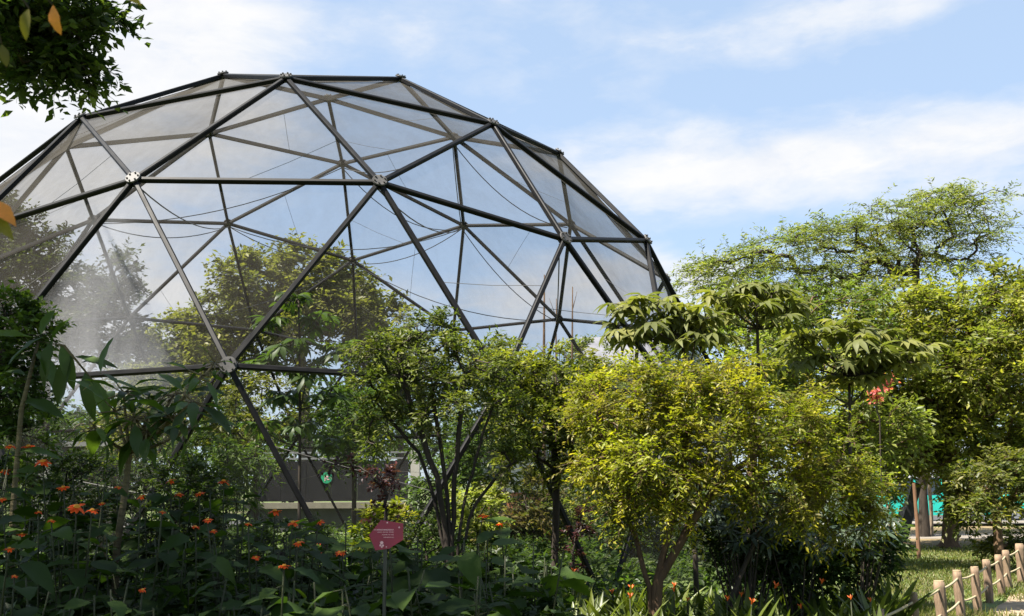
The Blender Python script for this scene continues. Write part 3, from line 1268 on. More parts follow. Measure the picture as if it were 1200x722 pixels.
for lvl in (.86, .40):
    for (a, ra), (b, rb) in zip(chain[:-1], chain[1:]):
        A = Vector((a.x, a.y, a.z * lvl))
        B = Vector((b.x, b.y, b.z * lvl))
        mb = MB()
        sg = .008 + .015 * random.random()
        mb.tube([A.lerp(B, k / 8) - Vector((0, 0, sg * 4 * (k / 8) * (1 - k / 8))) - tops[0][0] for k in range(9)], .013, 6)
        link('rope_span', mb.mesh('rope_span', 'rope', True), root)
b0 = start
mb = MB()
mb.tube([(0, 0, 0), (0, 0, tops[0][0].z)], [.05, .048], 12)
o = link('fence_post', mb.mesh('end_post', 'post_wood', True), loc=(b0.x, b0.y, 0))
tag(o, 'round wooden rope fence post where the rope begins', 'fence post', 'round wooden posts of the rope fence')


# magenta plant sign on a stake
def plant_sign():
    Y = 4.35
    s = mpp(Y)
    c = at(452, 627, Y)
    root = thing('plant_sign', 'small magenta six sided plant name sign on a thin black stake', 'sign', (c.x, Y, 0))
    def q(px, py, y=0.0):
        p = at(px, py, Y)
        return (p.x - c.x, y, p.z)
    pts = [(432.5, 627), (446.5, 609.5), (472.5, 613.5), (472.5, 632.5), (456, 643), (440, 645)]
    mb = MB()
    n = len(pts)
    mb.add([q(*p, -.004) for p in pts] + [q(*p, .004) for p in pts], [tuple(range(n)), tuple(range(n, 2 * n))[::-1]] + [(k, n + k, n + (k + 1) % n, (k + 1) % n) for k in range(n)])
    pl = link('plate', mb.mesh('plate', 'sign_magenta'), root)
    mb = MB()
    # rows of small printed words, ragged left and flush right, as on the sign
    for (y, x0, x1, h) in ((620.9, 438.5, 461.5, 1.25), (623.6, 441.5, 461.5, .75), (626.6, 448, 461.5, .75), (629.6, 450, 461.5, .75)):
        x = x1
        while x > x0:
            w = random.uniform(.5, .95) * (1.2 if h > 1 else 1)
            a, b = q(x - w, y + h / 2), q(x, y - h / 2)
            mb.add([(a[0], -.0055, a[2]), (b[0], -.0055, a[2]), (b[0], -.0055, b[2]), (a[0], -.0055, b[2])], [(0, 1, 2, 3)])
            x -= w + .32
            if random.random() < .16:
                x -= .8
    link('print', mb.mesh('print', 'print_pink'), pl)
    mb = MB()
    for (x, y, r) in ((447.5, 636, 1.9), (446, 639, 1.2), (449, 639.2, 1.2), (447.6, 641, 1.0), (453, 641, .7), (454, 612.5, .9), (468, 618, 1.0)):
        p = q(x, y)
        mb.add([(p[0] + r * s * math.cos(k * .7854), -.0055, p[2] + r * s * math.sin(k * .7854)) for k in range(8)], [tuple(range(8))])
    link('flower_emblem', mb.mesh('flower_emblem', 'print_pink'), pl)
    mb = MB()
    p = q(451, 640)
    mb.tube([(p[0], .012, 0), (p[0], .012, p[2] + .05)], .008, 8)
    link('stake', mb.mesh('stake', 'black_metal'), root)


plant_sign()

# ================================================================== TREES
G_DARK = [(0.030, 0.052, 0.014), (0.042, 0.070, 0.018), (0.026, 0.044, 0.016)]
G_MID = [(0.055, 0.095, 0.020), (0.075, 0.115, 0.024), (0.045, 0.080, 0.018)]
G_YEL = [(0.180, 0.192, 0.015), (0.135, 0.155, 0.014), (0.245, 0.232, 0.018), (0.088, 0.110, 0.012), (0.145, 0.132, 0.024)]
G_OLIVE = [(0.115, 0.125, 0.036), (0.145, 0.148, 0.042), (0.085, 0.096, 0.030)]
G_FRESH = [(0.155, 0.185, 0.045), (0.195, 0.215, 0.052), (0.115, 0.140, 0.034)]
G_FEATHER = [(0.125, 0.150, 0.040), (0.160, 0.175, 0.045), (0.090, 0.115, 0.034)]
PURPLE = [(0.050, 0.018, 0.026), (0.075, 0.028, 0.034), (0.035, 0.014, 0.020)]

# --- yellow-green tree in the middle
Y = 8.7
b = ground_at(760, 760)
b = Vector((at(764, 722, Y).x, Y, 0))
tree('small_tree', 'bright yellow green small tree with slender brown forked trunk before the dome', 'tree', b,
     [at(767, 690, Y), at(785, 620, Y), at(800, 560, Y + .1), at(806, 500, Y + .1)],
     [(712, 475, Y + .2, 38, 34, .5, 22), (775, 452, Y, 54, 40, .6, 40), (850, 462, Y, 60, 46, .6, 44),
      (918, 490, Y, 52, 46, .6, 36), (965, 530, Y + .1, 42, 44, .5, 30), (860, 530, Y - .2, 74, 52, .6, 52), (770, 530, Y - .2, 62, 56, .6, 44),
      (715, 520, Y + .1, 40, 46, .5, 26), (735, 580, Y, 44, 34, .4, 18), (920, 575, Y - .1, 60, 34, .5, 30), (990, 590, Y + .2, 34, 44, .4, 24), (800, 580, Y - .1, 46, 30, .5, 16), (1010, 560, Y + .2, 24, 34, .4, 12)],
     8, 12, .25, .056, .36, G_YEL, bark='bark_brown', dens=1.8, gap=.42, gap_f=12,
     stems=[[at(762, 690, Y), at(745, 630, Y + .1), at(722, 570, Y + .2), at(705, 520, Y + .2), at(700, 480, Y + .2)], [at(772, 680, Y), at(810, 610, Y - .1), at(850, 560, Y - .1), at(890, 530, Y)]], r_tip=.0034, r_max=.046, r_pow=.45, droop=.25, upb=.25, twig_r=.0028, shell=.36, path_w=.3, jit=.2)

# --- dark many-stemmed small tree left of it
Y = 9.6
b = Vector((at(532, 700, Y).x, Y, 0))
tree('small_tree', 'dark green many stemmed small tree with bare curving lower limbs before the dome', 'tree', b,
     [at(528, 640, Y), at(524, 580, Y), at(516, 520, Y), at(506, 460, Y)],
     [(445, 412, Y, 42, 26, .4, 22), (500, 388, Y, 40, 20, .4, 20), (492, 425, Y - .1, 60, 34, .5, 34), (555, 425, Y, 46, 34, .5, 28), (452, 458, Y, 42, 26, .4, 20),
      (530, 468, Y - .1, 56, 30, .5, 26), (592, 480, Y + .1, 38, 40, .4, 22), (470, 495, Y, 46, 18, .4, 14), (585, 535, Y + .1, 34, 26, .3, 12), (440, 520, Y + .2, 28, 12, .3, 6)],
     6, 10, .2, .066, .36, [(0.060, 0.082, 0.018), (0.085, 0.108, 0.022), (0.110, 0.125, 0.028), (0.045, 0.062, 0.014)], bark='bark_dark', dens=1.25, gap=.30, gap_f=10, r_tip=.0045, r_max=.028, droop=.2, upb=.3, twig_r=.0028, shell=.45, path_w=.1, bow=-.02, mat='foliage_glossy', flare=1.2,
     stems=[[at(520, 640, Y), at(508, 580, Y), at(490, 530, Y), at(462, 498, Y), at(440, 470, Y)], [at(536, 640, Y), at(548, 570, Y), at(562, 520, Y), at(578, 475, Y)],
            [at(540, 650, Y), at(556, 590, Y + .1), at(585, 556, Y + .1), at(606, 540, Y + .1)], [at(530, 630, Y), at(534, 560, Y), at(538, 500, Y), at(545, 440, Y)], [at(524, 630, Y), at(512, 560, Y - .1), at(488, 490, Y - .1), at(470, 440, Y - .1)]])
# darker green tree behind the gap between the two
Y = 10.9
b = Vector((at(650, 700, Y).x, Y, 0))
tree('small_tree', 'deep green small tree between the dark one and the yellow green one', 'tree', b,
     [at(650, 650, Y), at(652, 590, Y), at(650, 530, Y)],
     [(600, 445, Y, 42, 34, .5, 30), (665, 445, Y, 46, 34, .5, 30), (630, 490, Y, 50, 36, .5, 32), (690, 500, Y, 48, 40, .5, 30), (650, 535, Y, 60, 28, .5, 26), (710, 545, Y, 40, 34, .4, 20)],
     8, 10, .2, .07, .42, [(0.080, 0.098, 0.016), (0.110, 0.125, 0.020), (0.140, 0.145, 0.022), (0.060, 0.075, 0.014)], bark='bark_dark', dens=1.3, r_tip=.005, r_max=.04, twig_r=.003, flare=1.1)

# --- large tree on the right
b = ground_at(1113, 642)
Y = b.y
tree('broadleaf_tree', 'large spreading olive green tree with forked brown trunk beyond the rope fence', 'tree', b,
     [at(1114, 620, Y), at(1117, 585, Y), at(1112, 550, Y), at(1104, 520, Y)],
     [(1060, 372, Y, 62, 42, 2.0, 36), (1130, 362, Y, 66, 44, 2.2, 42), (1195, 370, Y, 60, 46, 2.2, 36), (1035, 425, Y - .5, 54, 44, 1.8, 32), (1110, 425, Y - 1, 72, 44, 2.0, 46),
      (1180, 440, Y - 1, 60, 44, 2.0, 40), (1050, 490, Y, 50, 40, 1.6, 28), (1150, 500, Y - .5, 66, 36, 2.0, 34), (1215, 480, Y, 50, 50, 2.0, 24), (1075, 525, Y - .4, 52, 22, 1.4, 20),
      (1190, 540, Y - .5, 46, 26, 1.4, 20), (1250, 420, Y, 50, 60, 2.0, 20), (1030, 535, Y, 28, 20, 1, 10), (1018, 560, Y, 22, 18, 1, 8), (1135, 545, Y - .4, 40, 18, 1.2, 14)],
     8, 9, .62, .165, .44, [(0.135, 0.155, 0.030), (0.165, 0.175, 0.036), (0.100, 0.122, 0.024), (0.200, 0.200, 0.045)], bark='bark_brown', dens=2.1, gap=.12, r_tip=.010, r_max=.22, droop=.2, shell=.40, twig_r=.006, path_w=.25, jit=.2)

# --- airy feathery tree behind
Y = 30.0
b = Vector((at(1078, 560, Y).x, Y, 0))
tree('feathery_tree', 'airy flat topped tree with feathery leaves against the sky', 'tree', b,
     [at(1078, 480, Y), at(1076, 400, Y), at(1074, 345, Y), at(1073, 310, Y)],
     [(1075, 262, Y, 42, 26, 2.0, 26), (1130, 245, Y, 44, 14, 2.0, 20), (1030, 262, Y, 44, 22, 2.0, 24), (1100, 228, Y, 26, 8, 1.2, 8), (1148, 275, Y, 32, 16, 1.5, 14),
      (975, 278, Y, 46, 22, 2.0, 24), (915, 300, Y, 46, 24, 2.0, 24), (860, 312, Y, 44, 22, 1.8, 20), (822, 320, Y, 24, 12, 1.2, 8), (950, 325, Y, 60, 22, 2.0, 22), (1010, 315, Y, 50, 24, 2.0, 20), (840, 340, Y, 36, 14, 1.5, 8), (1040, 300, Y, 60, 26, 2.0, 20), (960, 350, Y, 60, 24, 2.0, 20), (1110, 300, Y, 40, 22, 2.0, 14), (890, 350, Y, 40, 20, 2.0, 12)],
     5, 15, .9, .16, .27, G_FEATHER, bark='bark_dark', dens=1.5, gap=.10, gap_f=12, r_tip=.010, r_max=.13, droop=.25, upb=.12, flat=.35, spread=1.0, shell=.6, twig_r=.006, path_w=.18, bow=.03, jit=.12)

# --- fresh green tree between, and trees filling the right background
Y = 19.5
b = Vector((at(945, 640, Y).x, Y, 0))
tree('broadleaf_tree', 'fresh light green tree behind the umbrella leaved trees', 'tree', b,
     [at(945, 600, Y), at(948, 540, Y), at(950, 480, Y)],
     [(905, 410, Y, 40, 28, 1.2, 24), (960, 430, Y, 46, 34, 1.2, 26), (1000, 480, Y, 44, 40, 1.2, 26), (920, 470, Y, 40, 34, 1.2, 20), (1005, 535, Y, 40, 40, 1.2, 24), (1040, 500, Y, 34, 34, 1.0, 18), (970, 590, Y, 36, 36, 1.0, 18)],
     8, 8, .42, .14, .45, G_FRESH, dens=1.5, bark='bark_brown', r_tip=.009, r_max=.11, shell=.42, twig_r=.005)
# pink flowering shrub showing between the leaves
Y = 18.0
b = Vector((at(1032, 600, Y).x, Y, 0))
tree('flowering_shrub', 'shrub with a spray of pink red blossom among green trees', 'shrub', b,
     [at(1032, 540, Y), at(1031, 490, Y)],
     [(1031, 452, Y - .3, 12, 15, .3, 9)], 6, 8, .16, .08, .6, [(.40, .10, .12), (.46, .15, .15), (.34, .07, .09)], bark='bark_dark', r_tip=.006, r_max=.05, crown_name='blossom')

Y = 23.5
b = Vector((at(880, 640, Y).x, Y, 0))
tree('broadleaf_tree', 'mid green tree filling the gap behind the umbrella leaved trees', 'tree', b,
     [at(880, 600, Y), at(882, 520, Y), at(884, 450, Y)],
     [(830, 372, Y, 36, 20, 1.4, 18), (875, 360, Y, 42, 26, 1.4, 24), (930, 365, Y, 46, 26, 1.4, 24), (985, 360, Y, 46, 30, 1.4, 24), (850, 410, Y, 46, 34, 1.4, 24), (935, 410, Y, 56, 34, 1.4, 28), (1010, 410, Y, 40, 34, 1.4, 20)],
     8, 8, .5, .15, .42, [(0.095, 0.130, 0.030), (0.125, 0.155, 0.036), (0.070, 0.100, 0.024)], bark='bark_brown', dens=1.4, gap=.2, r_tip=.010, r_max=.13, twig_r=.005)
# low shrub right, in front of vans, hanging over the fence end
Y = 18.6
b = Vector((at(1172, 660, Y).x, Y, 0))
tree('shrub', 'spreading mottled green shrub with dark hollow base at the far fence posts', 'shrub', b,
     [at(1170, 635, Y), at(1168, 605, Y)],
     [(1150, 570, Y, 34, 24, 1.0, 26), (1190, 560, Y, 36, 30, 1.0, 28), (1142, 592, Y, 24, 22, .8, 20), (1215, 560, Y, 30, 24, 1.0, 16), (1200, 640, Y + .6, 24, 12, .5, 8), (1168, 640, Y + .6, 16, 12, .5, 6)],
     8, 9, .34, .12, .42, dens=1.5, cols=[(0.085, 0.100, 0.026), (0.055, 0.072, 0.020), (0.125, 0.125, 0.034)], bark='bark_brown', r_tip=.010, r_max=.10, droop=.3, twig_r=.004, shell=.42)

# thin pale trunks near the parked van
for (px, py, px2, py2, r, lab) in ((1092, 628, 1088, 560, .10, 'slim pale bare trunk standing in front of the turquoise van'), (1043, 672, 1040, 600, .045, 'spindly pale sapling stem at the edge of the bushes')):
    b = ground_at(px, py)
    t = at(px2, py2, b.y)
    tree('slim_tree', lab, 'tree', b, [b.lerp(t, .5) + Vector((.03, 0, 0)), t],
         [(px2, py2 - 24, b.y, 22, 20, .5, 12)], 6, 7, .35 * b.y / 25, .13 * b.y / 25, .45, G_MID, bark='bark_pale', r_tip=.02 if r > .08 else .008, r_max=r, flare=1.15, group=None)

# --- trees behind the dome
Y = 46.0
b = Vector((at(360, 600, Y).x, Y, 0))
tree('broadleaf_tree', 'big round crowned olive tree seen through the dome netting', 'tree', b,
     [at(360, 520, Y), at(355, 450, Y), at(352, 410, Y)],
     [(345, 325, Y, 62, 32, 3, 46), (295, 345, Y, 48, 32, 3, 34), (395, 345, Y, 46, 34, 3, 36), (270, 375, Y, 34, 28, 2.5, 20), (330, 375, Y, 66, 34, 3, 34), (420, 372, Y, 26, 22, 2, 16), (385, 400, Y, 46, 30, 2.5, 22), (310, 420, Y, 50, 30, 2.5, 18), (440, 372, Y, 34, 24, 2.5, 18), (258, 392, Y, 34, 26, 2.5, 16), (445, 405, Y, 40, 22, 2.5, 16)],
     10, 9, 1.0, .30, .5, G_OLIVE, dens=1.7, bark='bark_grey', r_tip=.016, r_max=.3, shell=.36, twig_r=.01)
Y = 52.0
b = Vector((at(215, 600, Y).x, Y, 0))
tree('broadleaf_tree', 'lower olive tree behind the dome beside the big round crowned one', 'tree', b,
     [at(215, 520, Y), at(213, 450, Y)],
     [(210, 398, Y, 36, 26, 2.5, 26), (195, 430, Y, 34, 28, 2.5, 20), (245, 420, Y, 36, 28, 2.5, 20), (225, 455, Y, 60, 24, 2.5, 20)],
     10, 9, 1.0, .31, .5, G_OLIVE, dens=1.7, bark='bark_grey', r_tip=.02, r_max=.28, shell=.36)
Y = 33.0
b = Vector((at(52, 600, Y).x, Y, 0))
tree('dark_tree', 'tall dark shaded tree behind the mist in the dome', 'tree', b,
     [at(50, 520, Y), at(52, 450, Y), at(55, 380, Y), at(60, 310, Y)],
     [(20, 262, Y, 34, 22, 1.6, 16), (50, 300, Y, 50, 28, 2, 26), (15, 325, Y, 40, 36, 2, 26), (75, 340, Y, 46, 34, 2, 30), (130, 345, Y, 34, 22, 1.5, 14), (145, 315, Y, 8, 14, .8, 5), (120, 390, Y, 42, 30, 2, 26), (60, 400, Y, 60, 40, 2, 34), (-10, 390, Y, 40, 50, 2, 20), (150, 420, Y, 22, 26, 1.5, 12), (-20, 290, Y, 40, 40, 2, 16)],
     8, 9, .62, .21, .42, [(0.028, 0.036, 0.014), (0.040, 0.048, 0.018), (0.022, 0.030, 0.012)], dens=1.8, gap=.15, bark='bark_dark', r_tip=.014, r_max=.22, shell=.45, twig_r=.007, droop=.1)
# crown low on the right behind the dome
Y = 48.0
for px, pt, w, cols, lab in ((470, 392, 50, G_OLIVE, 'hazy olive tree low behind the dome next to the big round crowned one'),
                             (590, 400, 55, G_FEATHER, 'thin pale green tree low behind the dome between bare poles'),
                             (690, 400, 46, G_FRESH, 'soft green tree low behind the dome beside the pale roof'),
                             (800, 410, 50, G_MID, 'mid green tree hidden behind the yellow green one'),
                             (60, 470, 70, G_DARK, 'low dark tree under the tall shaded one behind the dome')):
    b = Vector((at(px, 600, Y).x, Y, 0))
    tree('broadleaf_tree', lab, 'tree', b, [at(px, 540, Y), at(px, pt + 60, Y)],
         [(px, pt + 26, Y, w * .7, 24, 2.0, 22), (px - w * .5, pt + 55, Y, w * .6, 28, 2.0, 20), (px + w * .5, pt + 52, Y, w * .6, 28, 2.0, 20), (px, pt + 95, Y, w, 34, 2.2, 26)],
         8, 8, .9, .27, .45, cols, dens=1.5, bark='bark_grey', r_tip=.016, r_max=.2, shell=.42)
    Y += 3.5
# bare poles behind the dome (young palms without crowns)
for i, (px, py, r) in enumerate(((638, 322, .07), (671, 336, .06), (652, 350, .05))):
    Y = 40.0 + i * 1.4
    t = at(px, py, Y)
    b = Vector((at(px - 2, 600, Y).x, Y, 0))
    mb = MB()
    mb.tube([Vector((0, 0, 0)), (t - b) * .4 + Vector((.05, 0, 0)), (t - b) * .7, t - b], [r * 1.2, r, r * .8, r * .35], 6)
    for k in range(5):
        u = random.uniform(.5, .95)
        p = (t - b) * u
        mb.tube([p, p + Vector((random.uniform(-.5, .5), random.uniform(-.3, .3), random.uniform(.3, .9)))], [r * .35, r * .12], 4)
    tag(link('bare_tree', mb.mesh('bare_tree', 'bark_brown', True), loc=b), 'tall thin bare brown sapling seen through the dome netting', 'tree', 'bare saplings beyond the dome')

# far belt of wood closing the view
def far_wood():
    n = 1200
    xs = rng.uniform(-75, 75, n)
    ys = rng.uniform(64, 78, n)
    hs = rng.uniform(.5, 1.0, n) ** 1.5 * 10.0 * (.8 + .2 * np.sin(xs * .45))
    C = np.stack([xs, ys, hs], 1)
    P, ld, nr, lens, wid, cc, _, _ = twig_leaves(C, rand_dirs(n), 9, 8, 1.7, .55, .5, G_MID + G_DARK, .2, .2)
    me = leaves_mesh('far_wood', P, ld, nr, lens, wid, cc, 'foliage')
    tag(link('far_wood', me), 'low belt of far woodland beyond the road', 'woodland', kind='stuff')


far_wood()

# --- shrubs inside the dome, and hedge along the pavement
inner = [
    (250, 545, 19.5, 60, 34, 46, G_MID, 'arching green shrub inside the dome beside the slanting tube', .7),
    (170, 470, 24.0, 70, 40, 36, G_OLIVE, 'broad dusty shrub inside the dome under the mist', .3),
    (300, 478, 25.0, 70, 34, 40, G_OLIVE, 'pale olive shrub inside the dome behind the umbrella plant', .3),
    (415, 490, 25.0, 60, 34, 36, G_MID, 'green shrub inside the dome above the black hoarding', .3),
    (520, 565, 22.0, 44, 50, 36, G_MID, 'leafy green shrub inside the dome beside the hoarding end', .3),
    (615, 600, 21.0, 60, 40, 44, [(0.075, 0.095, 0.022), (0.105, 0.085, 0.030), (0.060, 0.075, 0.020)], 'mottled yellowing shrub inside the dome netting', .3),
    (690, 560, 24.0, 50, 50, 34, G_FRESH, 'light green shrub inside the dome behind the creeper', .3),
    (560, 510, 27.0, 60, 30, 30, G_MID, 'dim green shrub at the back of the dome', .3),
    (120, 560, 17.0, 50, 40, 34, G_DARK, 'dark fern like shrub inside the dome at the concrete bench', .8),
    (740, 560, 19.0, 50, 60, 34, G_DARK, 'dark shrub inside the dome behind the leaning tube', .3),
    (20, 520, 20.0, 40, 50, 26, G_DARK, 'dark shrub inside the dome behind the pillar', .3),
]
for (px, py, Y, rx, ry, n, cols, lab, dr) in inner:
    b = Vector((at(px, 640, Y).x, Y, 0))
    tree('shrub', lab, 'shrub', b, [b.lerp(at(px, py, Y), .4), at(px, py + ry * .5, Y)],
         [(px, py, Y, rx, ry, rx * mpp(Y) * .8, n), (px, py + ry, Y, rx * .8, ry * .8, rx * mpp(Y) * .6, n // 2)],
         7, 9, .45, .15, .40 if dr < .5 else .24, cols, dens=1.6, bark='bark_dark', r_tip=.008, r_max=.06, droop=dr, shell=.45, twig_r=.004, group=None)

# hedge bushes along the pavement on the right
for i, (px, w) in enumerate(((880, 70), (960, 50), (790, 60), (660, 60))):
    Y = 33.5
    b = Vector((at(px, 620, Y).x, Y, 0))
    lab = ('rounded dark bush by the pavement behind the yellow green tree', 'rounded fresh bush by the pavement near the black leaning post',
           'shady bush by the pavement behind the yellow green trunk', 'shady bush by the pavement beyond the dome foot')[i]
    tree('bush', lab, 'bush', b, [at(px, 605, Y)], [(px, 580, Y, w, 30, 1.2, 34)], 7, 8, .5, .16, .45, [G_DARK, G_FRESH, G_MID, G_MID][i], bark='bark_dark', r_tip=.01, r_max=.06, shell=.42)

# --- shade tree on the left whose branch hangs into view
def shade_tree():
    b = Vector((-6.6, 4.2, 0))
    root = thing('shade_tree', 'overhanging small leaved shade tree with a dark branch hanging into the sky', 'tree', b)
    C, O = [], []
    n = 0
    while n < 1150:
        u = rand_dirs(1)[0]
        p = np.array([-5.0, 4.2, 8.2]) + u * (rng.random() ** .4) * np.array([4.8, 4.6, 1.9])
        # keep this unseen part of the crown above the top of the view
        if p[1] > 0.5 and p[2] < 2.85 + .545 * p[1]:
            continue
        # crown shaped for its shadow: cut away where it would shade the yellow-green tree
        xs, ys = p[0] + .483 * (p[2] - 2.2), p[1] + .287 * (p[2] - 2.2)
        if ys > 6.3 and xs > -.3 - .4 * (ys - 6.3):
            continue
        C.append(p)
        O.append(u)
        n += 1
    for (px, py, Y, rx, ry, rd, k) in ((30, 30, 8.0, 46, 40, .5, 24), (90, 42, 8.0, 40, 30, .4, 20), (45, 78, 8.0, 38, 22, .35, 10), (92, 84, 8.1, 24, 14, .2, 5), (-20, 30, 8.0, 50, 46, .6, 16), (20, -25, 7.6, 60, 30, .6, 18), (112, 18, 8.0, 22, 24, .3, 7)):
        P_, O_ = blob_points([(px, py, Y, rx, ry, rd, k)])
        C += list(P_)
        O += list(O_)
    C = np.array(C)
    O = np.array(O)
    trunk = [np.array(b) + (np.array((-5.4, 4.8, 6.6)) - np.array(b)) * t for t in (0, .25, .5, .75, 1)]
    nodes, par, rad = grow(trunk, C, path_w=.3, r_tip=.007, r_max=.16)
    P, ld, nr, lens, wid, cc, td, tl = twig_leaves(C, O, 7, 9, .26, .105, .52, G_DARK + [(0.06, 0.08, 0.016)], .15, .15)
    Cr = np.repeat(C, 7, axis=0)
    e = Cr + td * tl[:, None] * .9
    link('trunk', limb_mesh('shade_wood', nodes, par, rad, b, 'bark_dark', [(Cr[i], e[i], .003) for i in range(len(Cr))]), root)
    cr = link('crown', leaves_mesh('shade_leaves', P - np.array(b), ld, nr, lens, wid, cc, 'foliage'), root)
    cr['kind'] = 'stuff'


shade_tree()


# ================================================================== LARGE-LEAVED PLANTS
def leafy(name, label, cat, base, stems, leaves, group=None, stem_mat='stem_green', mats=None):
    """stems: [(points, radii)], leaves: [(mesh, world matrix)]"""
    base = Vector(base)
    root = thing(name, label, cat, base, group)
    mb = MB()
    for pts, rs in stems:
        mb.tube([Vector(p) - base for p in pts], rs, 6 if max(rs) > .012 else 4)
    link('stem', mb.mesh('stem', stem_mat, True), root)
    inv = Matrix.Translation(-base)
    for entry in leaves:
        me, M = entry[0], entry[1]
        nm = entry[2] if len(entry) > 2 else 'leaf'
        link(nm, me, root, mat=inv @ M)
    return root


def bez(a, b, bow=(0, 0, 0), n=6):
    a, b = Vector(a), Vector(b)
    m = (a + b) / 2 + Vector(bow)
    return [a * (1 - t) ** 2 + m * 2 * t * (1 - t) + b * t * t for t in [k / n for k in range(n + 1)]]


PALM = palmate_variants('palmate_leaf', 'umbrella_leaf', 5, width=.25, droop=(.25, .6))
PALM_IN = palmate_variants('palmate_leaf', 'bigleaf', 4, nl=7, width=.30)


def umbrella_tree(label, base_px, Y, top, heads, size, bark='bark_dark', r=.035, meshes=PALM, cat='tree', group='umbrella leaved trees'):
    base = Vector((at(base_px, 600, Y).x, Y, 0))
    tp = at(*top, Y)
    trunk = bez(base, tp, (0.05, 0, 0), 8)
    stems = [(trunk, [r * (1 - .5 * k / 8) for k in range(9)])]
    leaves = []
    cs = mpp(Y)
    for (px, py, dd) in heads:
        h = at(px, py, Y + dd)
        # limb from the trunk
        k = min(range(3, 9), key=lambda q: (trunk[q] - h).length + max(0, trunk[q].z - h.z + .1) * 2)
        stems.append((bez(trunk[k], h, (0, 0, -.08), 5), [r * .5, r * .42, r * .36, r * .3, r * .26, r * .2]))
        nl = random.randint(7, 9)
        a0 = random.uniform(0, 6.28)
        for q in range(nl):
            a = a0 + 6.283 * q / nl + random.uniform(-.3, .3)
            el = random.uniform(-.25, .75)
            pl = size * random.uniform(.45, .95)
            d = Vector((math.cos(a) * math.cos(el), math.sin(a) * math.cos(el), math.sin(el)))
            e = h + d * pl
            stems.append(([h, h + d * pl * .6 + Vector((0, 0, .02)), e], [.008, .006, .005]))
            nr = Vector((0, 0, 1)) + d * .5 + Vector((random.uniform(-.3, .3), random.uniform(-.3, .3), 0))
            leaves.append((random.choice(meshes), frame(d + Vector((0, 0, -.35)), nr, e, size * random.uniform(.75, 1.1))))
    leafy('umbrella_tree', label, cat, base, stems, leaves, group, stem_mat=bark)


umbrella_tree('umbrella leaved tree with thin straight dark trunk behind the yellow green tree', 884, 12.2, (886, 338),
              [(872, 336, 0), (905, 345, .2), (850, 352, -.1), (925, 362, .1), (885, 362, -.3), (845, 372, .1), (912, 378, -.2), (868, 350, .2), (898, 368, .3)], .27)
umbrella_tree('umbrella leaved tree leaning out at the right foot of the dome', 812, 11.6, (800, 400),
              [(738, 362, 0), (770, 358, .1), (728, 388, .1), (802, 368, 0), (828, 376, -.1), (765, 385, -.2), (800, 390, .2), (836, 395, 0), (745, 398, .1), (785, 372, .2), (815, 400, -.2)], .27)
umbrella_tree('drooping umbrella leaved tree between the yellow green tree and the olive tree', 985, 12.8, (995, 440),
              [(955, 395, 0), (990, 385, .1), (1025, 392, 0), (1056, 402, 0), (1078, 414, .1), (942, 425, 0), (978, 420, -.2), (1015, 425, -.2), (1050, 430, 0), (962, 450, 0), (1000, 452, 0), (1030, 415, -.3), (940, 405, .2), (1000, 400, -.3), (1065, 425, -.2), (985, 440, .1), (1020, 445, 0), (1045, 415, .1)], .28)
umbrella_tree('tall umbrella leaved plant growing inside the dome under the netting', 352, 14.8, (350, 352),
              [(345, 352, 0), (318, 378, .1), (372, 380, .1), (340, 405, -.2), (392, 415, .2), (312, 425, 0), (360, 440, -.2), (330, 465, .1), (385, 465, 0), (350, 500, 0), (310, 505, .2), (392, 520, .1)], .29, meshes=PALM_IN, cat='plant', r=.03)

# --- big-leaved sapling at the left
BIG = leaf_variants('big_leaf', 'bigleaf', LANCE, 7, .31, (.12, .4), (.1, .55), wave=.05)
BIGY = leaf_variants('yellow_leaf', 'near_leaf', LANCE, 1, .30)
Y = 6.6
base = Vector((at(132, 722, Y).x, Y, 0))
tr = [base, at(134, 700, Y), at(137, 640, Y), at(146, 580, Y), at(152, 530, Y), at(158, 490, Y)]
stems = [(tr, [.030, .028, .025, .023, .02, .016])]
stems.append(([at(133, 690, Y), at(126, 655, Y), at(120, 640, Y)], [.014, .011, .008]))
leaves = []
spec = []   # (attach px, tip direction px vector, length px, depth direction)
rnd = random.Random(3)
whorls = [(158, 490, 16), (180, 474, 13), (205, 462, 13), (225, 470, 11), (135, 482, 9), (236, 440, 8), (200, 490, 10), (252, 425, 6), (112, 500, 7), (172, 505, 10), (215, 505, 7), (145, 460, 8)]
for wx, wy, n in whorls:
    h = at(wx, wy, Y + rnd.uniform(-.25, .25))
    k = min(range(3, 6), key=lambda q: (tr[q] - h).length)
    if (h - tr[-1]).length > .02:
        stems.append((bez(tr[4], h, (0, 0, -.05), 5), [.014, .012, .011, .010, .009, .007]))
    for q in range(n):
        a = 6.283 * q / n + rnd.uniform(-.35, .35)
        el = rnd.uniform(-.95, .8)
        d = Vector((math.cos(a) * math.cos(el), math.sin(a) * math.cos(el) * .8, math.sin(el)))
        pl = rnd.uniform(.04, .12)
        e = h + d * pl
        stems.append(([h, e], [.006, .005]))
        nr = Vector((rnd.uniform(-.4, .4), rnd.uniform(-.6, .2), 1))
        leaves.append((rnd.choice(BIG), frame(d, nr, e, rnd.uniform(.11, .29) * (1 if wx < 230 else .7))))
# the single upright leaf and a yellowing one
leaves.append((BIG[0], frame((.02, 0, 1), (-.6, -.8, .1), at(118, 436, Y), .26)))
leaves.append((BIG[1], frame((.75, .1, .65), (-.5, -.6, .5), at(140, 475, Y), .30)))
leaves.append((BIGY[0], frame((.5, -.2, .5), (-.4, -.6, .5), at(97, 458, Y), .07), 'leaf'))
leafy('big_leaved_sapling', 'big leaved sapling with pale ribbed stem rising from the orange flowers', 'sapling', base, stems, leaves, stem_mat='stem_brown')

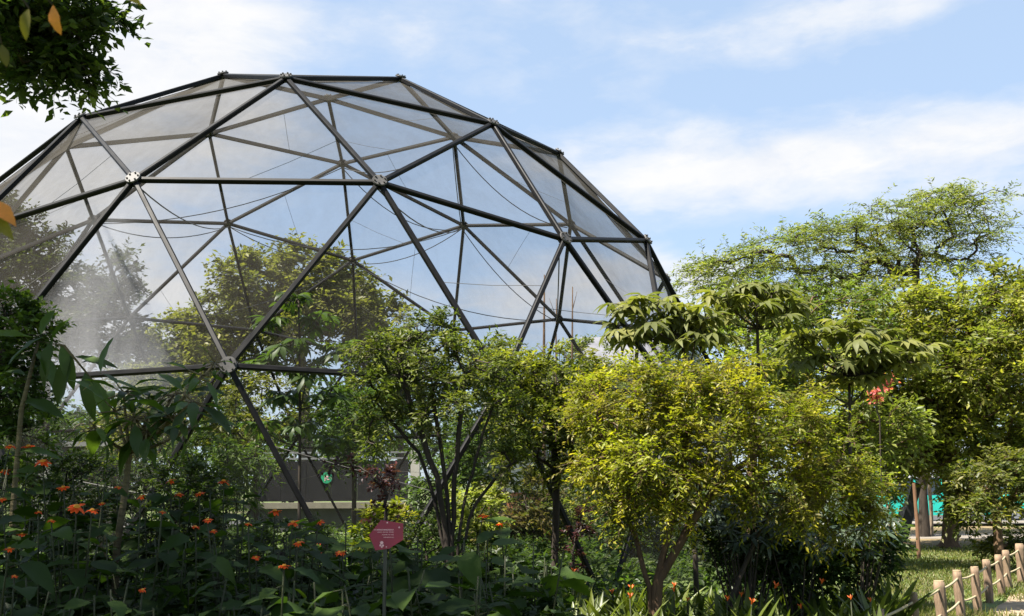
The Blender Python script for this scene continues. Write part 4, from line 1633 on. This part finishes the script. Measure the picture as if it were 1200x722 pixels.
# arching leafy branch plant further left
Y = 6.9
base = Vector((at(20, 722, Y).x, Y, 0))
t0 = [base, at(15, 600, Y), at(25, 480, Y), at(45, 400, Y), at(75, 405, Y), at(108, 445, Y)]
stems = [(t0, [.025, .022, .018, .013, .010, .006])]
leaves = []
for (px, py, dx, dz, L) in ((38, 395, -.9, .05, .42), (50, 395, -.6, -.35, .38), (60, 400, .5, .6, .26), (72, 404, .3, -.7, .34), (85, 415, -.3, -.8, .40), (95, 425, .7, .2, .28), (100, 436, .2, -.9, .36), (106, 444, .6, -.7, .34),
                            (30, 440, -.8, .3, .34), (26, 470, .8, -.1, .34), (22, 500, -.9, -.1, .36), (18, 530, .85, .25, .3), (62, 398, -.2, -.95, .36), (40, 410, .6, -.6, .36), (48, 392, .1, .9, .22), (88, 418, .9, -.2, .3)):
    d = Vector((dx, rnd.uniform(-.35, .2), dz))
    leaves.append((rnd.choice(BIG), frame(d, (rnd.uniform(-.3, .3), -.5, 1), at(px, py, Y), L)))
leafy('big_leaved_sapling', 'arching big leaved sapling in front of the mist at the dome', 'sapling', base, stems, leaves, stem_mat='stem_brown')

# dark dense shrub at the far left
Y = 7.6
b = Vector((at(-12, 722, Y).x, Y, 0))
tree('dense_shrub', 'dense dark small leaved shrub with fresh bright tips left of the sapling', 'shrub', b, [at(-10, 600, Y), at(-5, 480, Y), at(0, 420, Y)],
     [(10, 370, Y, 34, 26, .3, 26), (-5, 420, Y, 50, 44, .4, 40), (20, 460, Y, 42, 40, .4, 40), (15, 520, Y, 46, 34, .4, 26), (40, 385, Y, 22, 18, .2, 10), (-5, 580, Y, 50, 40, .4, 24)],
     7, 9, .14, .058, .5, [(0.045, 0.080, 0.014), (0.030, 0.052, 0.012), (0.075, 0.120, 0.018)], bark='bark_dark', r_tip=.004, r_max=.04, twig_r=.002, mat='foliage_glossy')

# --- sapling beside the viewer, a few leaves near the edge of the view
NEAR = leaf_variants('near_leaf', 'near_leaf', OVATE, 3, .42)
AUT = leaf_variants('autumn_leaf', 'autumn_leaf', OVATE, 2, .42)
Y = 1.9
base = Vector((-1.35, Y, 0))
top = at(-40, -40, Y)
trk = bez(base, top, (-.15, 0, .2), 8)
stems = [(trk, [.014 - .0011 * k for k in range(9)])]
leaves = []
tw = at(-30, 225, Y)
stems.append((bez(trk[4], tw, (0, 0, .03), 4), [.006, .005, .004, .003, .002]))
leaves.append((AUT[0], frame((.80, -.1, -.50), (.2, -.85, .7), at(-12, 236, Y), .072)))
leaves.append((NEAR[0], frame((.70, .1, -.62), (-.1, -.8, .5), at(-18, 246, Y), .078)))
for (px, py, dx, dz, L, mt) in ((62, 6, .1, -1, .05, 1), (34, 10, -.3, -.95, .05, 0), (2, 52, .3, -1, .04, 2), (148, -8, .6, -.5, .03, 0)):
    me = (NEAR[mt % 3] if mt != 1 else AUT[1])
    h = at(px, py, Y + rnd.uniform(-.1, .15))
    stems.append(([trk[8] if px < 60 else at(60, -25, Y), h.lerp(trk[8], .3) + Vector((0, 0, .03)), h], [.004, .003, .002]))
    leaves.append((me, frame((dx, rnd.uniform(-.2, .2), dz), (rnd.uniform(-.5, .5), -.8, .3), h, L * 1.3)))
leafy('edge_sapling', 'thin sapling with yellowing and orange leaves hanging at the edge of view', 'sapling', base, stems, leaves, stem_mat='bark_dark')

# ================================================================== ORANGE-FLOWERED BED
TITH = leaf_variants('leaf', 'sunflower_leaf', OVATE, 5, .62, (.08, .25), (.15, .5)) + leaf_variants('leaf', 'sunflower_leaf', LOBED, 4, .72, (.08, .25), (.15, .5))


def flower_mesh():
    out = []
    for v in range(3):
        mb = MB()
        n = 11
        for k in range(n):
            a = 6.283 * k / n + random.uniform(-.1, .1)
            rot = Matrix.Rotation(a, 3, 'Z') @ Matrix.Rotation(random.uniform(-.25, .35), 3, 'Y')
            blade(mb, random.uniform(.85, 1.05), .42, [.35, .8, 1.0, .85, .3], .1, random.uniform(.05, .35), rot)
        # domed centre
        ns = 8
        vs = [(.34 * math.cos(6.283 * k / ns), .34 * math.sin(6.283 * k / ns), .03) for k in range(ns)]
        vs += [(.22 * math.cos(6.283 * k / ns), .22 * math.sin(6.283 * k / ns), .2) for k in range(ns)] + [(0, 0, .26)]
        fs = [(k, (k + 1) % ns, ns + (k + 1) % ns, ns + k) for k in range(ns)] + [(ns + k, ns + (k + 1) % ns, 2 * ns) for k in range(ns)]
        mb.add(vs, fs, 1)
        out.append(mb.mesh('flower', ['petal', 'flower_centre'], True))
    return out


FLW = flower_mesh()
flowers = [(12, 523, 7), (33, 523, 8), (50, 541, 10), (4, 552, 7), (2, 585, 6), (74, 571, 7), (90, 594, 11), (108, 598, 8), (25, 626, 6), (11, 643, 6), (200, 563, 6), (210, 579, 6),
           (165, 582, 5), (234, 578, 6), (262, 564, 8), (243, 609, 6), (229, 617, 5), (250, 622, 5), (322, 599, 8), (343, 612, 7), (374, 611, 7), (350, 636, 6), (377, 633, 7), (372, 649, 7),
           (333, 663, 7), (398, 648, 6), (300, 653, 5), (432, 638, 7), (401, 647, 5), (566, 604, 7), (585, 614, 5), (167, 691, 5), (17, 675, 4), (521, 695, 4), (138, 571, 5), (120, 590, 5), (291, 614, 5), (60, 610, 5), (190, 600, 5), (45, 600, 5)]
bed = []   # (px, top py, depth)
for px in range(-40, 420, 26):
    bed.append((px + random.uniform(-10, 10), 548 + .12 * px + random.uniform(-14, 22), random.uniform(6.4, 7.6)))
for px in range(-30, 640, 33):
    bed.append((px + random.uniform(-10, 10), 618 + .035 * px + random.uniform(-22, 14), random.uniform(5.2, 6.1)))
for px in range(400, 660, 30):
    bed.append((px + random.uniform(-10, 10), 648 + random.uniform(-16, 20), random.uniform(6.5, 8.0)))
bed += [(590, 612, 7.6), (560, 618, 7.9), (620, 640, 8.2)]
for px in range(-30, 640, 45):
    bed.append((px + random.uniform(-10, 10), 672 + random.uniform(-12, 14), random.uniform(4.5, 5.0)))
own = {i: [] for i in range(len(bed))}
for f in flowers:
    i = min(range(len(bed)), key=lambda q: abs(bed[q][0] - f[0]) + 1.4 * abs(bed[q][1] - f[1] - 6) + (15 if bed[q][2] < 5.1 else 0))
    own[i].append((f[0], f[1], f[2] * 1.15))
for i, (px, py, Y) in enumerate(bed):
    top = at(px, py, Y)
    base = Vector((top.x + random.uniform(-.1, .1), Y + random.uniform(-.05, .05), 0))
    stems, leaves = [], []
    heads = [(at(fx, fy, Y - random.uniform(.1, .4)), fr) for fx, fy, fr in own[i]]
    tips = [h for h, _ in heads] + [top + Vector((random.uniform(-.16, .16), random.uniform(-.15, .15), random.uniform(-.25, .02))) for _ in range(3)]
    for tpt in tips:
        pts = bez(base + Vector((random.uniform(-.06, .06), random.uniform(-.06, .06), 0)), tpt, (random.uniform(-.08, .08), random.uniform(-.05, .05), .15), 6)
        stems.append((pts, [.008, .007, .006, .0055, .005, .0045, .004]))
        for k in range(1, 6):
            for s in range(4 if k < 5 else 2):
                t = random.random()
                p = pts[k].lerp(pts[k + 1], t)
                a = random.uniform(0, 6.283)
                d = Vector((math.cos(a), math.sin(a), random.uniform(-.35, .35)))
                pe = p + d * random.uniform(.03, .07)
                stems.append(([p, pe], [.003, .0025]))
                L = random.uniform(.09, .20) * (1.0 if px < 380 else 1.3)
                leaves.append((random.choice(TITH), frame(d, Vector((random.uniform(-.4, .4), random.uniform(-.5, .3), 1)), pe, L)))
    for h, fr in heads:
        rad = fr * mpp(Y) * .92
        nr = Vector((random.uniform(-.35, .35), random.uniform(-.45, .05), 1))
        leaves.append((random.choice(FLW), frame(Vector((1, random.uniform(-1, 1), 0)), nr, h, rad), 'flower'))
    spot = ('under the dense dark shrub' if px < 70 else 'round the pale ribbed sapling stem' if px < 215 else 'below the slanting dome tube' if px < 390
            else 'beside the magenta sign' if px < 500 else 'by the dark many stemmed tree')
    rowd = 'low ' if Y < 5.1 else 'tall ' if Y > 6.3 else ''
    if heads:
        lab = ['leafy bush with a single orange daisy flower', 'leafy bush with a pair of orange daisy flowers',
               'leafy bush with three orange daisy flowers', 'leafy bush crowded with orange daisy flowers'][min(len(heads), 4) - 1]
        grp = 'orange flowered bushes in the shaded bed'
    elif px > 380:
        lab = 'flowerless broad leaved bush around the magenta sign'
        grp = 'broad leaved bushes around the magenta sign'
    else:
        lab = 'flowerless leafy bush among the orange flowers'
        grp = 'flowerless bushes among the orange flowers'
    if not heads:
        lab = 'flowerless broad leaved bush' if px > 380 else 'flowerless leafy bush'
    lab = rowd + lab + ' ' + spot
    leafy('flowering_bush' if heads else 'leafy_bush', lab, 'bush', base, stems, leaves, grp)


# tangled fine-leaved bushes at the back of the bed, in front of the dome foot
for (px, py, Y, rx, ry, n, lab) in ((205, 585, 8.6, 62, 40, 70, 'tangled fine leaved bush behind the orange flowers by the sapling'),
                                    (70, 575, 8.3, 60, 46, 70, 'tangled fine leaved bush behind the orange flowers by the dense shrub'),
                                    (330, 640, 8.8, 60, 26, 40, 'low tangled fine leaved bush under the slanting dome tube'),
                                    (500, 640, 10.2, 40, 34, 34, 'low tangled fine leaved bush behind the many stemmed tree')):
    b = Vector((at(px, 720, Y).x, Y, 0))
    tree('tangled_bush', lab, 'bush', b, [b.lerp(at(px, py, Y), .5), at(px, py + 10, Y)],
         [(px, py, Y, rx, ry, .35, n), (px, py + 50, Y, rx, ry, .35, n // 2)], 6, 9, .2, .06, .4,
         [(0.035, 0.055, 0.012), (0.055, 0.080, 0.016), (0.028, 0.042, 0.010)], bark='bark_dark', r_tip=.004, r_max=.025, twig_r=.002, droop=.3)

# dark small-leaved undergrowth filling the bed
def undergrowth():
    n = 3000
    ys = rng.uniform(4.2, 10.6, n)
    xs = (rng.uniform(-60, 1000, n) - 600) / F_PX * ys
    hs = rng.uniform(.05, 1.0, n) * np.where(xs > .3, .38, 1.0)
    C = np.stack([xs, ys, hs], 1)
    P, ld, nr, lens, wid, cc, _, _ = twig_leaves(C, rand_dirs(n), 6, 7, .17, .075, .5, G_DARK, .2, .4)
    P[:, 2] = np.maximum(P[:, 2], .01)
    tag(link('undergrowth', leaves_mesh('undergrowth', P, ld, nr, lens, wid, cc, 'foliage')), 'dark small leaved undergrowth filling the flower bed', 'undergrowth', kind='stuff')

    n = 1500
    ys = rng.uniform(10.8, 30, n)
    xs = (rng.uniform(-40, 900, n) - 600) / F_PX * ys
    C = np.stack([xs, ys, rng.uniform(.03, .55, n)], 1)
    P, ld, nr, lens, wid, cc, _, _ = twig_leaves(C, rand_dirs(n), 6, 6, .28, .13, .42, G_DARK + G_MID, .2, .4)
    P[:, 2] = np.maximum(P[:, 2], .01)
    tag(link('ground_cover', leaves_mesh('ground_cover', P, ld, nr, lens, wid, cc, 'foliage')), 'low green ground cover planted inside the dome', 'ground cover', kind='stuff')


undergrowth()

# --- purple-leaved shrubs
for (px, pt, pb, Y, w, n, lab) in ((452, 560, 640, 8.4, 22, 26, 'small purple leaved shrub standing behind the magenta sign'),
                                   (672, 612, 690, 10.6, 24, 30, 'purple leaved creeper at the foot of the slanting dome tube')):
    b = Vector((at(px, pb + 60, Y).x, Y, 0))
    tree('purple_shrub', lab, 'shrub', b, [at(px, pb, Y), at(px, (pt + pb) / 2, Y)],
         [(px, pt, Y, w, 16, .2, n), (px - 4, (pt + pb) / 2, Y, w * .7, 26, .2, n // 2)] + ([(px - 45, 543, Y, 30, 6, .1, 8)] if px < 500 else []), 5, 6, .09, .045, .55, PURPLE, dens=.6, bark='bark_dark', r_tip=.004, r_max=.02)

# small yellow-green low plants behind the sign
for (px, py, Y, w, lab) in ((445, 608, 10.6, 34, 'low yellow green foliage plant behind the magenta sign'), (560, 585, 10.8, 26, 'low fresh green plant at the dark small tree foot')):
    b = Vector((at(px, 700, Y).x, Y, 0))
    tree('low_plant', lab, 'plant', b, [at(px, py + 40, Y)], [(px, py, Y, w, 10, .3, 22), (px, py + 30, Y, w, 20, .3, 18)], 6, 7, .16, .08, .45, G_YEL if px < 500 else G_FRESH, bark='stem_green', r_tip=.004, r_max=.02)

# --- dark shrubs with lobed silvery leaves under the yellow-green tree
LOB = palmate_variants('lobed_leaf', 'lobed_leaf', 4, nl=7, width=.20, spread=R_(290), droop=(.1, .4), prof=LANCE)
for (px, py, Y, w, h, n, lab) in ((872, 600, 9.3, 62, 44, 60, 'dark shrub with lobed silvery leaves under the yellow green tree'),
                                  (1005, 610, 9.9, 42, 44, 46, 'dark lobed leaved shrub at the grass edge beside the pale stem'),
                                  (935, 640, 9.6, 48, 30, 36, 'shadowy lobed leaved shrub behind the strap leaves')):
    base = Vector((at(px, 720, Y).x, Y, 0))
    stems, leaves = [], []
    if px == 872:
        stems.append((bez(at(846, 730, Y - .3), at(905, 590, Y - .2), (0, 0, .05), 6), [.028, .025, .022, .02, .017, .014, .01]))
    for k in range(n):
        a = random.uniform(0, 6.283)
        rr = random.random() ** .5
        p = at(px + w * rr * math.cos(a), py + h * rr * math.sin(a), Y + random.uniform(-.4, .4))
        if k % 3 == 0:
            stems.append((bez(base, p, (0, 0, .1), 5), [.014, .012, .01, .008, .006, .004]))
        d = (p - at(px, py + 20, Y))
        d = Vector((d.x, d.y - .1, -.12)).normalized()
        leaves.append((random.choice(LOB), frame(d, Vector((random.uniform(-.4, .4), random.uniform(-.7, .1), 1)), p, random.uniform(.13, .22))))
    root = leafy('lobed_shrub', lab, 'shrub', base, stems, leaves, stem_mat='bark_dark')
    C, O = blob_points([(px, py + 25, Y + .3, w * 1.1, h * 1.1, .3, 90)])
    P, ld, nr, lens, wid, cc, _, _ = twig_leaves(C, O, 7, 7, .2, .08, .4, G_DARK)
    P[:, 2] = np.maximum(P[:, 2], .02)
    link('foliage', leaves_mesh('lobed_fill', P - np.array(base), ld, nr, lens, wid, cc, 'foliage'), root)['kind'] = 'stuff'
# --- strap-leaved plants with orange bracts along the front
STR = leaf_variants('leaf', 'strap_leaf', STRAP, 6, .125, (.2, .5), (.1, .5), wave=0)
BR = []
for v in range(2):
    mb = MB()
    for k in range(5):
        rot = Matrix.Rotation(1.2 * k, 3, 'X') @ Matrix.Rotation(-.45 - .1 * k, 3, 'Y')
        blade(mb, 1.0 - .1 * k, .3, [.3, .9, .8, .0], .3, -.1, rot, org=(.12 * k, 0, 0))
    BR.append(mb.mesh('bract', 'bract'))
spots = []
for row, (Yr, y0) in enumerate(((8.1, 696), (8.9, 685), (9.8, 674), (10.7, 668))):
    for px in range(640, 1075, 27):
        q = px + random.uniform(-12, 12) + row * 7
        if q > 1036 + 4 * row:
            continue
        spots.append((q, y0 + random.uniform(-10, 12) - (6 if q > 980 else 0), Yr + random.uniform(-.3, .3)))
for (px, py, Y) in spots:
    tp = at(px, py, Y)
    base = Vector((tp.x, Y, 0))
    stems, leaves = [], []
    n = random.randint(14, 19)
    hgt = tp.z
    for k in range(n):
        a = random.uniform(0, 6.283)
        lean = random.uniform(.1, .65)
        d = Vector((math.cos(a) * lean, math.sin(a) * lean, 1)).normalized()
        z0 = hgt * random.uniform(.05, .5)
        p = base + Vector((random.uniform(-.06, .06), random.uniform(-.06, .06), z0))
        stems.append(([Vector((p.x, p.y, 0)), p + d * .03], [.007, .005]))
        leaves.append((random.choice(STR), frame(d, Vector((-d.x, -d.y, .4)), p, max(.2, (hgt - z0) * random.uniform(.6, .98)))))
    has = random.random() < .4
    if has:
        hp = base + Vector((random.uniform(-.06, .06), random.uniform(-.1, .0), hgt * random.uniform(.75, 1.0)))
        stems.append(([base, hp], [.006, .005]))
        leaves.append((random.choice(BR), frame((random.uniform(-.3, .3), random.uniform(-.3, .1), 1), (0, -1, .2), hp, random.uniform(.045, .075)), 'flower'))
    spot = ('by the purple creeper' if px < 715 else 'round the forked brown trunk' if px < 815 else 'below the lobed leaved shrubs' if px < 965 else 'by the first rope fence posts')
    leafy('strap_leaved_plant', ('strap leaved plant with an orange flower spike ' if has else 'flowerless strap leaved plant ') + spot, 'plant', base, stems, leaves,
          'flowering strap leaved plants' if has else 'flowerless strap leaved plants')


# --- grass
def grass():
    P = []
    n = 64000
    ys = 9.5 + (32 - 9.5) * rng.random(n) ** 1.5
    xs = (rng.uniform(985, 1330, n) - 600) / F_PX * ys
    gp = [Vector(p) for p in g]
    # no blades on the bare earth
    ex, ey = cen.x, cen.y
    ok = ((xs - ex) / 1.15) ** 2 + ((ys - ey) / 1.35) ** 2 > rng.uniform(.3, 1.2, n)
    ok &= (ys < 23.5 + rng.random(n) * 3)
    xs, ys = xs[ok], ys[ok]
    n = len(xs)
    pos = np.stack([xs, ys, np.zeros(n)], 1)
    d = rng.normal(size=(n, 3)) * .45
    d[:, 2] = 1
    nr = rng.normal(size=(n, 3))
    nr[:, 2] = .2
    hgt = rng.uniform(.03, .085, n) * np.where(ys < 13.2, 1.7, 1.0)
    cols = palette(n, [(0.125, 0.150, 0.028), (0.095, 0.125, 0.022), (0.18, 0.175, 0.06), (0.20, 0.165, 0.075)], .25)
    tag(link('grass', leaves_mesh('grass', pos, d, nr, hgt, np.full(n, .014) * np.maximum(1, ys / 14), cols, 'foliage')), 'short sunlit grass beside the rope fence', 'grass', kind='stuff')


grass()
